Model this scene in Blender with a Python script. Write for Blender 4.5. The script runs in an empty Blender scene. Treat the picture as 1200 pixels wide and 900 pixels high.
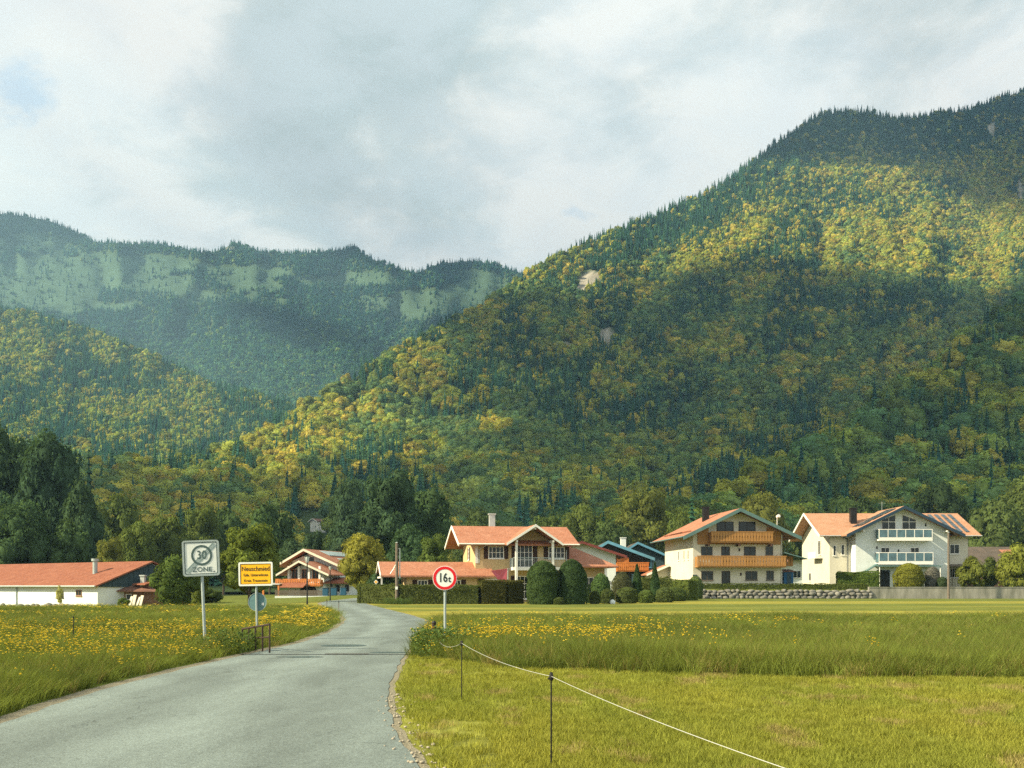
import bpy, math, random
import numpy as np
from mathutils import Vector, Matrix, Euler
rnd = random.Random(7)
rng = np.random.default_rng(11)
S = bpy.context.scene
C = S.collection

# ------------------------------------------------------------------ camera
EYE = 1.6; F = 1200.0; HZ = 686.0          # photograph's frame: 1200 x 900, horizon row 686
cam = bpy.data.cameras.new('camera'); camo = bpy.data.objects.new('camera', cam); C.objects.link(camo)
camo.location = (0, 0, EYE); camo.rotation_euler = (math.radians(90), 0, 0)
cam.sensor_width = 36; cam.lens = 36 * F / 1200; cam.shift_y = (HZ - 450) / 1200
cam.clip_start = 0.1; cam.clip_end = 60000
S.camera = camo

# ------------------------------------------------------------------ light
SUN_DIR = Vector((-0.84, -0.28, 0.60)).normalized()     # towards the sun
elev = math.asin(SUN_DIR.z); azim = math.atan2(SUN_DIR.x, SUN_DIR.y)
sl = bpy.data.lights.new('sun', 'SUN'); so = bpy.data.objects.new('sun', sl); C.objects.link(so)
sl.energy = 5.0; sl.angle = math.radians(0.8); sl.color = (1.0, 0.86, 0.58)
so.rotation_euler = SUN_DIR.to_track_quat('Z', 'Y').to_euler(); so.location = (0, 0, 50)
S.view_settings.view_transform = 'Standard'; S.view_settings.look = 'None'
S.view_settings.gamma = 1; S.view_settings.use_curve_mapping = False
S.view_settings.exposure = 1.22
cy = S.cycles
cy.max_bounces = 6; cy.diffuse_bounces = 2; cy.glossy_bounces = 2; cy.transmission_bounces = 2
cy.volume_bounces = 0; cy.transparent_max_bounces = 8
cy.caustics_reflective = False; cy.caustics_refractive = False
cy.use_denoising = False; cy.denoising_input_passes = 'RGB_ALBEDO_NORMAL'; cy.denoising_prefilter = 'FAST'; cy.use_adaptive_sampling = False
cy.sample_clamp_indirect = 4

W = bpy.data.worlds.new('World'); S.world = W; W.use_nodes = True
def world():
    nt = W.node_tree; N = nt.nodes; L = nt.links
    N.clear()
    def n(t, **k):
        x = N.new(t)
        for a, b in k.items(): setattr(x, a, b)
        return x
    def m(op, a, b=None, c=None, clamp=False):
        x = n('ShaderNodeMath', operation=op); x.use_clamp = clamp
        for i, v in enumerate((a, b, c)):
            if v is None: continue
            if isinstance(v, (int, float)): x.inputs[i].default_value = v
            else: L.new(v, x.inputs[i])
        return x.outputs[0]
    def sm(v, lo, hi):
        x = n('ShaderNodeMapRange', interpolation_type='SMOOTHSTEP')
        L.new(v, x.inputs[0]); x.inputs[1].default_value = lo; x.inputs[2].default_value = hi
        return x.outputs[0]
    def mix(f, a, b):
        x = n('ShaderNodeMix', data_type='RGBA')
        if isinstance(f, (int, float)): x.inputs[0].default_value = f
        else: L.new(f, x.inputs[0])
        for i, v in ((6, a), (7, b)):
            if isinstance(v, tuple): x.inputs[i].default_value = (*v, 1)
            else: L.new(v, x.inputs[i])
        return x.outputs[2]
    out = n('ShaderNodeOutputWorld'); bg = n('ShaderNodeBackground'); bg.inputs[1].default_value = 0.1
    sky = n('ShaderNodeTexSky', sky_type='NISHITA'); sky.sun_disc = False
    sky.sun_elevation = elev; sky.sun_rotation = azim; sky.altitude = 600; sky.air_density = 1.2; sky.dust_density = 2.5
    tc = n('ShaderNodeTexCoord'); sep = n('ShaderNodeSeparateXYZ'); L.new(tc.outputs['Generated'], sep.inputs[0])
    X, Y, Z = sep.outputs
    # the cloud layer is a plane overhead: x/(z+c), y/(z+c)
    zz = m('ADD', m('MAXIMUM', Z, 0.0), 0.16)
    comb = n('ShaderNodeCombineXYZ'); L.new(m('DIVIDE', X, zz), comb.inputs[0]); L.new(m('DIVIDE', Y, zz), comb.inputs[1])
    def noise(scale, det, rough, off=(0, 0, 0), sc=(1, 1, 1), dist=0.0):
        mp = n('ShaderNodeMapping'); mp.inputs['Location'].default_value = off; mp.inputs['Scale'].default_value = sc
        L.new(comb.outputs[0], mp.inputs[0])
        x = n('ShaderNodeTexNoise'); x.inputs['Scale'].default_value = scale; x.inputs['Detail'].default_value = det
        x.inputs['Roughness'].default_value = rough; x.inputs['Distortion'].default_value = dist
        L.new(mp.outputs[0], x.inputs[0]); return x.outputs[0]
    big = noise(2.0, 9, 0.58, CL_OFF, (1.0, 0.9, 1), 0.35)
    fine = noise(6.0, 9, 0.62, (5, 1, 2), (1, 0.85, 1), 0.4)
    dens = m('ADD', big, m('MULTIPLY', m('SUBTRACT', fine, 0.5), 0.52))
    # a broad bank of thicker cloud stands in the upper middle of the view, thinning to the left horizon
    def lobe(px, py, r, amp):
        d = Vector(((px - 600) / F, 1, (HZ - py) / F)).normalized()
        dp = n('ShaderNodeVectorMath', operation='DISTANCE'); L.new(tc.outputs['Generated'], dp.inputs[0]); dp.inputs[1].default_value = d
        g = m('SUBTRACT', 1.0, sm(dp.outputs[1], 0.0, r)); return m('MULTIPLY', g, amp)
    dark = dens
    for a in CLOUD_LOBES: dark = m('ADD', dark, lobe(*a))
    grey = sm(dark, 0.44, 0.74)
    cloud = mix(grey, (5.6, 5.6, 5.25), (3.1, 3.6, 3.55))
    lo = sm(fine, 0.36, 0.62)
    cloud = mix(m('MULTIPLY', lo, 0.40), cloud, (4.6, 5.0, 5.1))
    gap = m('SUBTRACT', 1.0, sm(dark, 0.16, 0.30))
    nish = n('ShaderNodeMix', data_type='RGBA', blend_type='MULTIPLY'); nish.inputs[0].default_value = 1
    L.new(sky.outputs[0], nish.inputs[6]); nish.inputs[7].default_value = (1, 1, 1, 1)
    bluish = mix(0.55, nish.outputs[2], (5.2, 6.1, 6.3))
    col = mix(m('MULTIPLY', gap, 0.85), cloud, bluish)
    L.new(col, bg.inputs[0]); L.new(bg.outputs[0], out.inputs[0])
CL_OFF = (4.1, 1.7, 0)
CLOUD_LOBES = [(340, 100, 0.26, 0.17), (520, 60, 0.26, 0.16), (90, 60, 0.22, 0.10), (150, 205, 0.26, -0.26), (340, 170, 0.07, 0.10),
               (980, 40, 0.35, 0.10), (710, 170, 0.07, 0.12), (40, 115, 0.07, -0.12), (600, 250, 0.25, -0.03), (900, 150, 0.1, -0.12)]
world()

# ------------------------------------------------------------------ noise in numpy
_perm = rng.random((256, 256))
def vnoise(x, y):
    x = np.asarray(x, float); y = np.asarray(y, float)
    xi = np.floor(x).astype(int); yi = np.floor(y).astype(int); fx = x - xi; fy = y - yi
    fx = fx * fx * (3 - 2 * fx); fy = fy * fy * (3 - 2 * fy)
    a = _perm[xi % 256, yi % 256]; b = _perm[(xi + 1) % 256, yi % 256]; c = _perm[xi % 256, (yi + 1) % 256]; d = _perm[(xi + 1) % 256, (yi + 1) % 256]
    return (a * (1 - fx) + b * fx) * (1 - fy) + (c * (1 - fx) + d * fx) * fy
def fbm(x, y, o=4, r=0.5):
    s = 0; a = 1; t = 0
    for i in range(o):
        s = s + a * vnoise(x * 2 ** i + 17.3 * i, y * 2 ** i + 5.1 * i); t += a; a *= r
    return s / t
def smooth(v, a, b):
    t = np.clip((np.asarray(v, float) - a) / (b - a), 0, 1); return t * t * (3 - 2 * t)

# ------------------------------------------------------------------ materials
def mat(name, col, rough=0.8, metal=0.0, noise=0.0, nscale=5.0, bump=0.0, spec=0.3, col2=None, coord='Object', detail=6, distort=0, objcol=False, stretch=(1, 1, 1), emit=None):
    m = bpy.data.materials.new(name); m.use_nodes = True; nt = m.node_tree; N = nt.nodes; L = nt.links
    b = N['Principled BSDF']; b.inputs['Roughness'].default_value = rough; b.inputs['Metallic'].default_value = metal
    b.inputs['Specular IOR Level'].default_value = spec
    b.inputs['Base Color'].default_value = (*col, 1)
    if noise or bump or col2:
        tc = N.new('ShaderNodeTexCoord'); mp = N.new('ShaderNodeMapping'); L.new(tc.outputs[coord], mp.inputs[0]); mp.inputs['Scale'].default_value = stretch
        t = N.new('ShaderNodeTexNoise'); t.inputs['Scale'].default_value = nscale; t.inputs['Detail'].default_value = detail; t.inputs['Roughness'].default_value = 0.62; t.inputs['Distortion'].default_value = distort
        L.new(mp.outputs[0], t.inputs[0])
        mr = N.new('ShaderNodeMapRange'); mr.inputs[1].default_value = 0.3; mr.inputs[2].default_value = 0.7; L.new(t.outputs[0], mr.inputs[0])
        mx = N.new('ShaderNodeMix'); mx.data_type = 'RGBA'; L.new(mr.outputs[0], mx.inputs[0])
        c2 = col2 or tuple(max(0, c * (1 + noise)) for c in col); c1 = col if col2 else tuple(c * (1 - noise) for c in col)
        mx.inputs[6].default_value = (*c1, 1); mx.inputs[7].default_value = (*c2, 1)
        L.new(mx.outputs[2], b.inputs['Base Color'])
        if bump:
            bp = N.new('ShaderNodeBump'); bp.inputs['Strength'].default_value = bump; bp.inputs['Distance'].default_value = 0.03
            L.new(t.outputs[0], bp.inputs['Height']); L.new(bp.outputs[0], b.inputs['Normal'])
    return m

def leaf_mat(name, source, trans=0.35, v=0.45):
    """foliage: colour from the instance ('tint') or the object colour, times a per-leaf variation"""
    m = bpy.data.materials.new(name); m.use_nodes = True; nt = m.node_tree; N = nt.nodes; L = nt.links; N.clear()
    out = N.new('ShaderNodeOutputMaterial')
    if source == 'inst':
        a = N.new('ShaderNodeAttribute'); a.attribute_type = 'INSTANCER'; a.attribute_name = 'tint'; col = a.outputs[0]
    else:
        a = N.new('ShaderNodeObjectInfo'); col = a.outputs['Color']
    va = N.new('ShaderNodeAttribute'); va.attribute_name = 'var'
    mr = N.new('ShaderNodeMapRange'); L.new(va.outputs['Fac'], mr.inputs[0]); mr.inputs[3].default_value = 1 - v; mr.inputs[4].default_value = 1 + v
    vm = N.new('ShaderNodeVectorMath'); vm.operation = 'SCALE'; L.new(col, vm.inputs[0]); L.new(mr.outputs[0], vm.inputs['Scale'])
    d = N.new('ShaderNodeBsdfDiffuse'); L.new(vm.outputs[0], d.inputs[0])
    t = N.new('ShaderNodeBsdfTranslucent')
    vy = N.new('ShaderNodeVectorMath'); vy.operation = 'MULTIPLY'; L.new(vm.outputs[0], vy.inputs[0]); vy.inputs[1].default_value = (1.2, 1.15, 0.6); L.new(vy.outputs[0], t.inputs[0])
    x = N.new('ShaderNodeMixShader'); x.inputs[0].default_value = trans; L.new(d.outputs[0], x.inputs[1]); L.new(t.outputs[0], x.inputs[2]); L.new(x.outputs[0], out.inputs[0])
    return m
M = {}
M['leaf_i'] = leaf_mat('foliage_wood', 'inst'); M['leaf_o'] = leaf_mat('foliage', 'obj')
M['blade'] = leaf_mat('grass_blades', 'inst', 0.35, 0.4)
M['bark'] = mat('bark', (0.10, 0.075, 0.055), 0.95, noise=0.4, nscale=3, bump=0.4)
M['beige'] = mat('beige_render', (0.54, 0.41, 0.22), 0.9, noise=0.05, nscale=0.8, bump=0.05)
M['white'] = mat('white_render', (0.68, 0.73, 0.72), 0.9, noise=0.08, nscale=0.9, bump=0.05)
M['cream'] = mat('cream_render', (0.62, 0.59, 0.48), 0.9, noise=0.09, nscale=0.6)
M['trim'] = mat('white_paint', (0.80, 0.79, 0.74), 0.5)
M['teal_trim'] = mat('teal_grey_paint', (0.10, 0.18, 0.18), 0.6, noise=0.12, nscale=2)
M['navy_trim'] = mat('dark_blue_paint', (0.02, 0.045, 0.075), 0.5)
M['blue_trim'] = mat('light_blue_paint', (0.11, 0.29, 0.42), 0.6, noise=0.15, nscale=2)
M['brown'] = mat('dark_brown_wood', (0.045, 0.022, 0.016), 0.8, noise=0.2, nscale=4)
M['wood'] = mat('honey_wood', (0.38, 0.19, 0.06), 0.7, noise=0.25, nscale=2.0, stretch=(6, 6, 1))
M['orange_wood'] = mat('orange_wood', (0.50, 0.17, 0.04), 0.7, noise=0.25, nscale=2.5)
M['old_wood'] = mat('weathered_wood', (0.20, 0.085, 0.045), 0.9, col2=(0.30, 0.20, 0.14), nscale=1.2, stretch=(1, 1, 5))
M['grey_wood'] = mat('grey_wood', (0.15, 0.125, 0.10), 0.9, noise=0.35, nscale=5, stretch=(1, 1, 4))
M['dark'] = mat('dark_interior', (0.012, 0.014, 0.014), 0.7)
M['glass'] = mat('window_glass', (0.018, 0.026, 0.028), 0.16, spec=0.35, noise=0.35, nscale=0.9)
M['glass_blue'] = mat('balcony_glass', (0.06, 0.13, 0.16), 0.12, spec=0.7, noise=0.4, nscale=1.4)
M['metal'] = mat('galvanised_steel', (0.34, 0.40, 0.40), 0.55, 0.25, noise=0.12, nscale=6)
M['zinc'] = mat('zinc_sheet', (0.50, 0.53, 0.52), 0.45, 0.4, noise=0.15, nscale=3)
M['black_metal'] = mat('black_metal', (0.012, 0.012, 0.012), 0.5)
M['rust'] = mat('rusty_steel', (0.045, 0.030, 0.024), 0.8, noise=0.35, nscale=14, bump=0.2)
M['panel'] = mat('solar_glass', (0.035, 0.055, 0.07), 0.25, spec=0.6, noise=0.1, nscale=2)
M['panel_pale'] = mat('pale_solar_glass', (0.42, 0.52, 0.54), 0.3, spec=0.6, noise=0.1, nscale=2)
M['concrete'] = mat('concrete', (0.34, 0.33, 0.29), 0.9, col2=(0.13, 0.135, 0.11), nscale=1.3, stretch=(1, 1, 0.25), bump=0.15)
M['stone'] = mat('boulder_stone', (0.10, 0.10, 0.09), 0.95, col2=(0.26, 0.255, 0.23), nscale=1.6, bump=0.5)
M['slate_wall'] = mat('dark_sheet_cladding', (0.035, 0.065, 0.08), 0.7, noise=0.2, nscale=3)
M['pink'] = mat('pink_canvas', (0.62, 0.14, 0.20), 0.8, noise=0.06, nscale=2)
M['blue_bin'] = mat('blue_plastic', (0.03, 0.11, 0.20), 0.5)
M['blue_sheet'] = mat('blue_painted_boards', (0.02, 0.10, 0.22), 0.7, noise=0.2, nscale=4)
M['red_paint'] = mat('red_plastic', (0.55, 0.03, 0.03), 0.5)
M['yellow_paint'] = mat('yellow_sign_face', (0.90, 0.46, 0.01), 0.45, noise=0.04, nscale=9)
M['sign_white'] = mat('white_sign_face', (0.72, 0.76, 0.73), 0.4, noise=0.05, nscale=7)
M['sign_black'] = mat('black_sign_ink', (0.02, 0.028, 0.03), 0.5)
M['sign_grey'] = mat('faded_grey_sign_ink', (0.06, 0.105, 0.105), 0.5)
M['sign_stripe'] = mat('faded_stripe_ink', (0.22, 0.30, 0.30), 0.5)
M['sign_red'] = mat('red_sign_border', (0.62, 0.012, 0.02), 0.4)
M['sign_back'] = mat('dull_aluminium_back', (0.12, 0.23, 0.25), 0.6, 0.1, noise=0.12, nscale=6)
M['rope'] = mat('white_rope', (0.42, 0.44, 0.42), 0.8)
M['flower'] = mat('yellow_petals', (0.80, 0.62, 0.05), 0.7)

def tile_mat(name, col, col2, var=1.0):
    """roof tiles: mottled clay with courses across the slope"""
    m = mat(name, col, 0.85, col2=col2, nscale=1.1, detail=8)
    N = m.node_tree.nodes; L = m.node_tree.links; b = N['Principled BSDF']
    tc = N.new('ShaderNodeTexCoord')
    w = N.new('ShaderNodeTexWave'); w.wave_type = 'BANDS'; w.bands_direction = 'Z'; w.inputs['Scale'].default_value = 2.2; w.inputs['Distortion'].default_value = 0.4
    L.new(tc.outputs['Object'], w.inputs[0])
    n2 = N.new('ShaderNodeTexNoise'); n2.inputs['Scale'].default_value = 7; n2.inputs['Detail'].default_value = 3; L.new(tc.outputs['Object'], n2.inputs[0])
    ad = N.new('ShaderNodeMath'); ad.operation = 'ADD'; L.new(w.outputs['Fac'], ad.inputs[0]); L.new(n2.outputs[0], ad.inputs[1])
    bp = N.new('ShaderNodeBump'); bp.inputs['Strength'].default_value = 0.5; bp.inputs['Distance'].default_value = 0.05; L.new(ad.outputs[0], bp.inputs['Height']); L.new(bp.outputs[0], b.inputs['Normal'])
    old = b.inputs['Base Color'].links[0].from_socket
    mr = N.new('ShaderNodeMapRange'); L.new(n2.outputs[0], mr.inputs[0]); mr.inputs[1].default_value = 0.3; mr.inputs[2].default_value = 0.7; mr.inputs[3].default_value = 0.66; mr.inputs[4].default_value = 1.18
    vm = N.new('ShaderNodeVectorMath'); vm.operation = 'SCALE'; L.new(old, vm.inputs[0]); L.new(mr.outputs[0], vm.inputs['Scale']); L.new(vm.outputs[0], b.inputs['Base Color'])
    return m
M['tile'] = tile_mat('clay_tiles', (0.35, 0.135, 0.075), (0.43, 0.205, 0.13))
M['tile_red'] = tile_mat('old_red_tiles', (0.22, 0.07, 0.038), (0.30, 0.115, 0.065))
M['tile_pale'] = tile_mat('pale_clay_tiles', (0.40, 0.20, 0.115), (0.47, 0.27, 0.175))
M['tile_brown'] = tile_mat('brown_tiles', (0.16, 0.085, 0.065), (0.26, 0.13, 0.09))
M['tile_dark'] = tile_mat('dark_slates', (0.075, 0.065, 0.055), (0.13, 0.10, 0.08))
M['tile_dkred'] = tile_mat('dark_red_tiles', (0.16, 0.04, 0.035), (0.22, 0.06, 0.05))

# ------------------------------------------------------------------ mesh building
def link(o, parent=None):
    C.objects.link(o)
    if parent: o.parent = parent
    return o
def tag(o, label=None, cat=None, group=None, kind=None):
    if label: o['label'] = label
    if cat: o['category'] = cat
    if group: o['group'] = group
    if kind: o['kind'] = kind
    return o
def empty(name, loc, label, cat, group=None, rz=0.0, parent=None):
    o = bpy.data.objects.new(name, None); o.empty_display_size = 0.3; link(o, parent); o.location = loc; o.rotation_euler = (0, 0, rz)
    return tag(o, label, cat, group)
class MB:
    def __init__(s): s.v = []; s.f = []; s.m = []; s.T = None
    def add(s, vs, fs, mi=0):
        n = len(s.v)
        if s.T is not None: vs = [tuple(s.T @ Vector(v)) for v in vs]
        s.v += [tuple(v) for v in vs]; s.f += [tuple(i + n for i in f) for f in fs]; s.m += [mi] * len(fs)
    def box(s, x0, x1, y0, y1, z0, z1, mi=0):
        s.add([(x0, y0, z0), (x1, y0, z0), (x1, y1, z0), (x0, y1, z0), (x0, y0, z1), (x1, y0, z1), (x1, y1, z1), (x0, y1, z1)],
              [(0, 3, 2, 1), (4, 5, 6, 7), (0, 1, 5, 4), (1, 2, 6, 5), (2, 3, 7, 6), (3, 0, 4, 7)], mi)
    def slab(s, a, b, c, d, t, mi=0):
        """four corners (counter-clockwise seen from above), thickness t downwards"""
        vs = [a, b, c, d] + [(p[0], p[1], p[2] - t) for p in (a, b, c, d)]
        s.add(vs, [(0, 1, 2, 3), (7, 6, 5, 4), (0, 4, 5, 1), (1, 5, 6, 2), (2, 6, 7, 3), (3, 7, 4, 0)], mi)
    def beam(s, p, q, w, h, mi=0):
        p = Vector(p); q = Vector(q); d = (q - p).normalized(); up = Vector((0, 0, 1)) if abs(d.z) < 0.95 else Vector((1, 0, 0))
        r = d.cross(up).normalized(); u = r.cross(d)
        vs = [e + r * a * w / 2 + u * b * h / 2 for e in (p, q) for a, b in ((-1, -1), (1, -1), (1, 1), (-1, 1))]
        s.add(vs, [(3, 2, 1, 0), (4, 5, 6, 7), (0, 1, 5, 4), (1, 2, 6, 5), (2, 3, 7, 6), (3, 0, 4, 7)], mi)
    def tube(s, p, q, r0, r1=None, n=8, mi=0, cap=True):
        r1 = r0 if r1 is None else r1
        p = Vector(p); q = Vector(q); d = (q - p).normalized(); a = Vector((1, 0, 0)) if abs(d.x) < 0.9 else Vector((0, 1, 0))
        u = d.cross(a).normalized(); w = d.cross(u); vs = []
        for e, r in ((p, r0), (q, r1)):
            for i in range(n):
                t = 2 * math.pi * i / n; vs.append(e + (u * math.cos(t) + w * math.sin(t)) * r)
        fs = [(i, (i + 1) % n, n + (i + 1) % n, n + i) for i in range(n)]
        if cap: fs += [tuple(range(n))[::-1], tuple(range(n, 2 * n))]
        s.add(vs, fs, mi)
    def path(s, pts, r, n=6, mi=0):
        for a, b in zip(pts, pts[1:]): s.tube(a, b, r, r, n, mi)
    def prism_y(s, prof, y0, y1, mi=0):
        """profile of (x, z) points extruded along y"""
        n = len(prof); vs = [(x, y0, z) for x, z in prof] + [(x, y1, z) for x, z in prof]
        s.add(vs, [tuple(range(n)), tuple(range(n, 2 * n))[::-1]] + [(i, n + i, n + (i + 1) % n, (i + 1) % n) for i in range(n)], mi)
    def prism_x(s, prof, x0, x1, mi=0):
        n = len(prof); vs = [(x0, y, z) for y, z in prof] + [(x1, y, z) for y, z in prof]
        s.add(vs, [tuple(range(n))[::-1], tuple(range(n, 2 * n))] + [((i + 1) % n, n + (i + 1) % n, n + i, i) for i in range(n)], mi)
    def disc(s, c, r, th, n=40, mi=0, r_in=0.0):
        """disc or ring facing -y, thickness th"""
        x, y, z = c; k = []
        for yy in (y, y + th):
            for R in ((r, r_in) if r_in else (r,)):
                k.append([(x + R * math.cos(2 * math.pi * i / n), yy, z + R * math.sin(2 * math.pi * i / n)) for i in range(n)])
        if not r_in:
            s.add(k[0] + k[1], [tuple(range(n)), tuple(range(n, 2 * n))[::-1]] + [((i + 1) % n, i, n + i, n + (i + 1) % n) for i in range(n)], mi)
        else:
            fs = []
            for i in range(n):
                j = (i + 1) % n
                fs += [(i, j, n + j, n + i), (2 * n + j, 2 * n + i, 3 * n + i, 3 * n + j), (i, 2 * n + i, 2 * n + j, j), (n + i, n + j, 3 * n + j, 3 * n + i)]
            s.add(k[0] + k[1] + k[2] + k[3], fs, mi)
    def build(s, name, mats, parent=None, bevel=0.0, smooth=False):
        me = bpy.data.meshes.new(name); me.from_pydata(s.v, [], s.f)
        for m in (mats if isinstance(mats, (list, tuple)) else [mats]): me.materials.append(M[m] if isinstance(m, str) else m)
        me.polygons.foreach_set('material_index', s.m); me.update()
        if smooth: me.polygons.foreach_set('use_smooth', [True] * len(me.polygons))
        import bmesh
        bm = bmesh.new(); bm.from_mesh(me); bmesh.ops.recalc_face_normals(bm, faces=bm.faces); bm.to_mesh(me); bm.free()
        o = bpy.data.objects.new(name, me); link(o, parent)
        if bevel:
            b = o.modifiers.new('edge', 'BEVEL'); b.width = bevel; b.segments = 1; b.limit_method = 'ANGLE'
        return o
def mesh_np(name, v, f, mats, mi=None, attrs=None, smooth=False):
    """v (n,3), f: list of arrays (m,3)/(m,4)"""
    me = bpy.data.meshes.new(name)
    fs = [a for a in f if len(a)]
    loops = np.concatenate([a.ravel() for a in fs]) if fs else np.zeros(0, int)
    tot = np.concatenate([np.full(len(a), a.shape[1]) for a in fs]) if fs else np.zeros(0, int)
    me.vertices.add(len(v)); me.vertices.foreach_set('co', np.asarray(v, np.float32).ravel())
    if len(tot):
        me.loops.add(len(loops)); me.loops.foreach_set('vertex_index', loops.astype(np.int32))
        me.polygons.add(len(tot)); st = np.concatenate([[0], np.cumsum(tot)[:-1]])
        me.polygons.foreach_set('loop_start', st.astype(np.int32)); me.polygons.foreach_set('loop_total', tot.astype(np.int32))
        if mi is not None: me.polygons.foreach_set('material_index', np.asarray(mi, np.int32))
        if smooth is not False:
            me.polygons.foreach_set('use_smooth', np.full(len(tot), True) if smooth is True else np.asarray(smooth, bool))
    for m in mats: me.materials.append(M[m] if isinstance(m, str) else m)
    for k, (dom, typ, arr) in (attrs or {}).items():
        a = me.attributes.new(k, typ, dom)
        arr = np.asarray(arr)
        if typ == 'FLOAT_COLOR': a.data.foreach_set('color', arr.astype(np.float32).ravel())
        elif typ == 'FLOAT_VECTOR': a.data.foreach_set('vector', arr.astype(np.float32).ravel())
        elif typ == 'INT': a.data.foreach_set('value', arr.astype(np.int32).ravel())
        else: a.data.foreach_set('value', arr.astype(np.float32).ravel())
    me.update(calc_edges=True); me.validate()
    return me
def X(px, D): return (px - 600) / F * D
def Z(py, D): return EYE + (HZ - py) / F * D
# ------------------------------------------------------------------ ground
def ghe(x, y):
    x = np.asarray(x, float); y = np.asarray(y, float)
    h = -0.55 * smooth(y, 72, 100) * smooth(-x, 16, 32)
    h = h + 1.2 * smooth(x, 9, 17) * smooth(y, 123.95, 124.35)
    h = h + 0.5 * smooth(y, 112, 140) * smooth(-x, 16, 24) * (1 - smooth(-x, 44, 52))
    return h
def gh(x, y): return float(ghe(x, y))
# road centre line (x, y, half width)
ROADL = [(-3.9, -6), (-4.6, 0), (-5.2, 5), (-5.75, 9), (-5.87, 11.7), (-6.22, 14.9), (-6.27, 18.8), (-6.1, 24.3), (-5.85, 28.5), (-6.15, 34), (-6.7, 40), (-7.6, 47), (-9.3, 56), (-12.9, 72), (-17.3, 92), (-20, 112), (-19, 130), (-13, 143)]
ROADR = [(1.6, -6), (0.7, 0), (-0.15, 5), (-0.83, 9), (-1.37, 11.7), (-1.75, 14.3), (-2.13, 18.5), (-2.52, 24.3), (-2.62, 28.5), (-2.75, 33), (-3.1, 39), (-3.95, 47), (-5.65, 56), (-8.9, 71), (-13.0, 90), (-16.0, 110), (-15.5, 124), (-11.5, 136)]
def interp_curve(pts, n):
    p = np.array(pts, float); t = np.arange(len(p)); T = np.linspace(0, len(p) - 1, n)
    out = []
    for k in range(2):
        q = np.interp(T, t, p[:, k])
        ker = np.array([1, 2, 3, 4, 3, 2, 1], float); ker /= ker.sum(); qq = np.concatenate([np.full(3, q[0]), q, np.full(3, q[-1])])
        out.append(np.convolve(qq, ker, 'valid'))
    return np.stack(out, 1)
RL = interp_curve(ROADL, 160); RR = interp_curve(ROADR, 160)
def road_l(y): return np.interp(y, RL[:, 1], RL[:, 0])
def road_r(y): return np.interp(y, RR[:, 1], RR[:, 0])
def road_l_(y):
    m = RL[:, 1].argmax(); return np.interp(y, RL[:m + 1, 1], RL[:m + 1, 0])
def mow_edge(x):           # distance at which the mown grass gives way to tall meadow (right of the road)
    return np.interp(x, [-3, -1.9, 0, 1.6, 3.5, 9, 14], [23.5, 22.6, 19.8, 18.9, 17.9, 17.3, 17.2]) + 0.7 * (fbm(np.asarray(x) * 0.8, 3.3) - 0.5)
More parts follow.
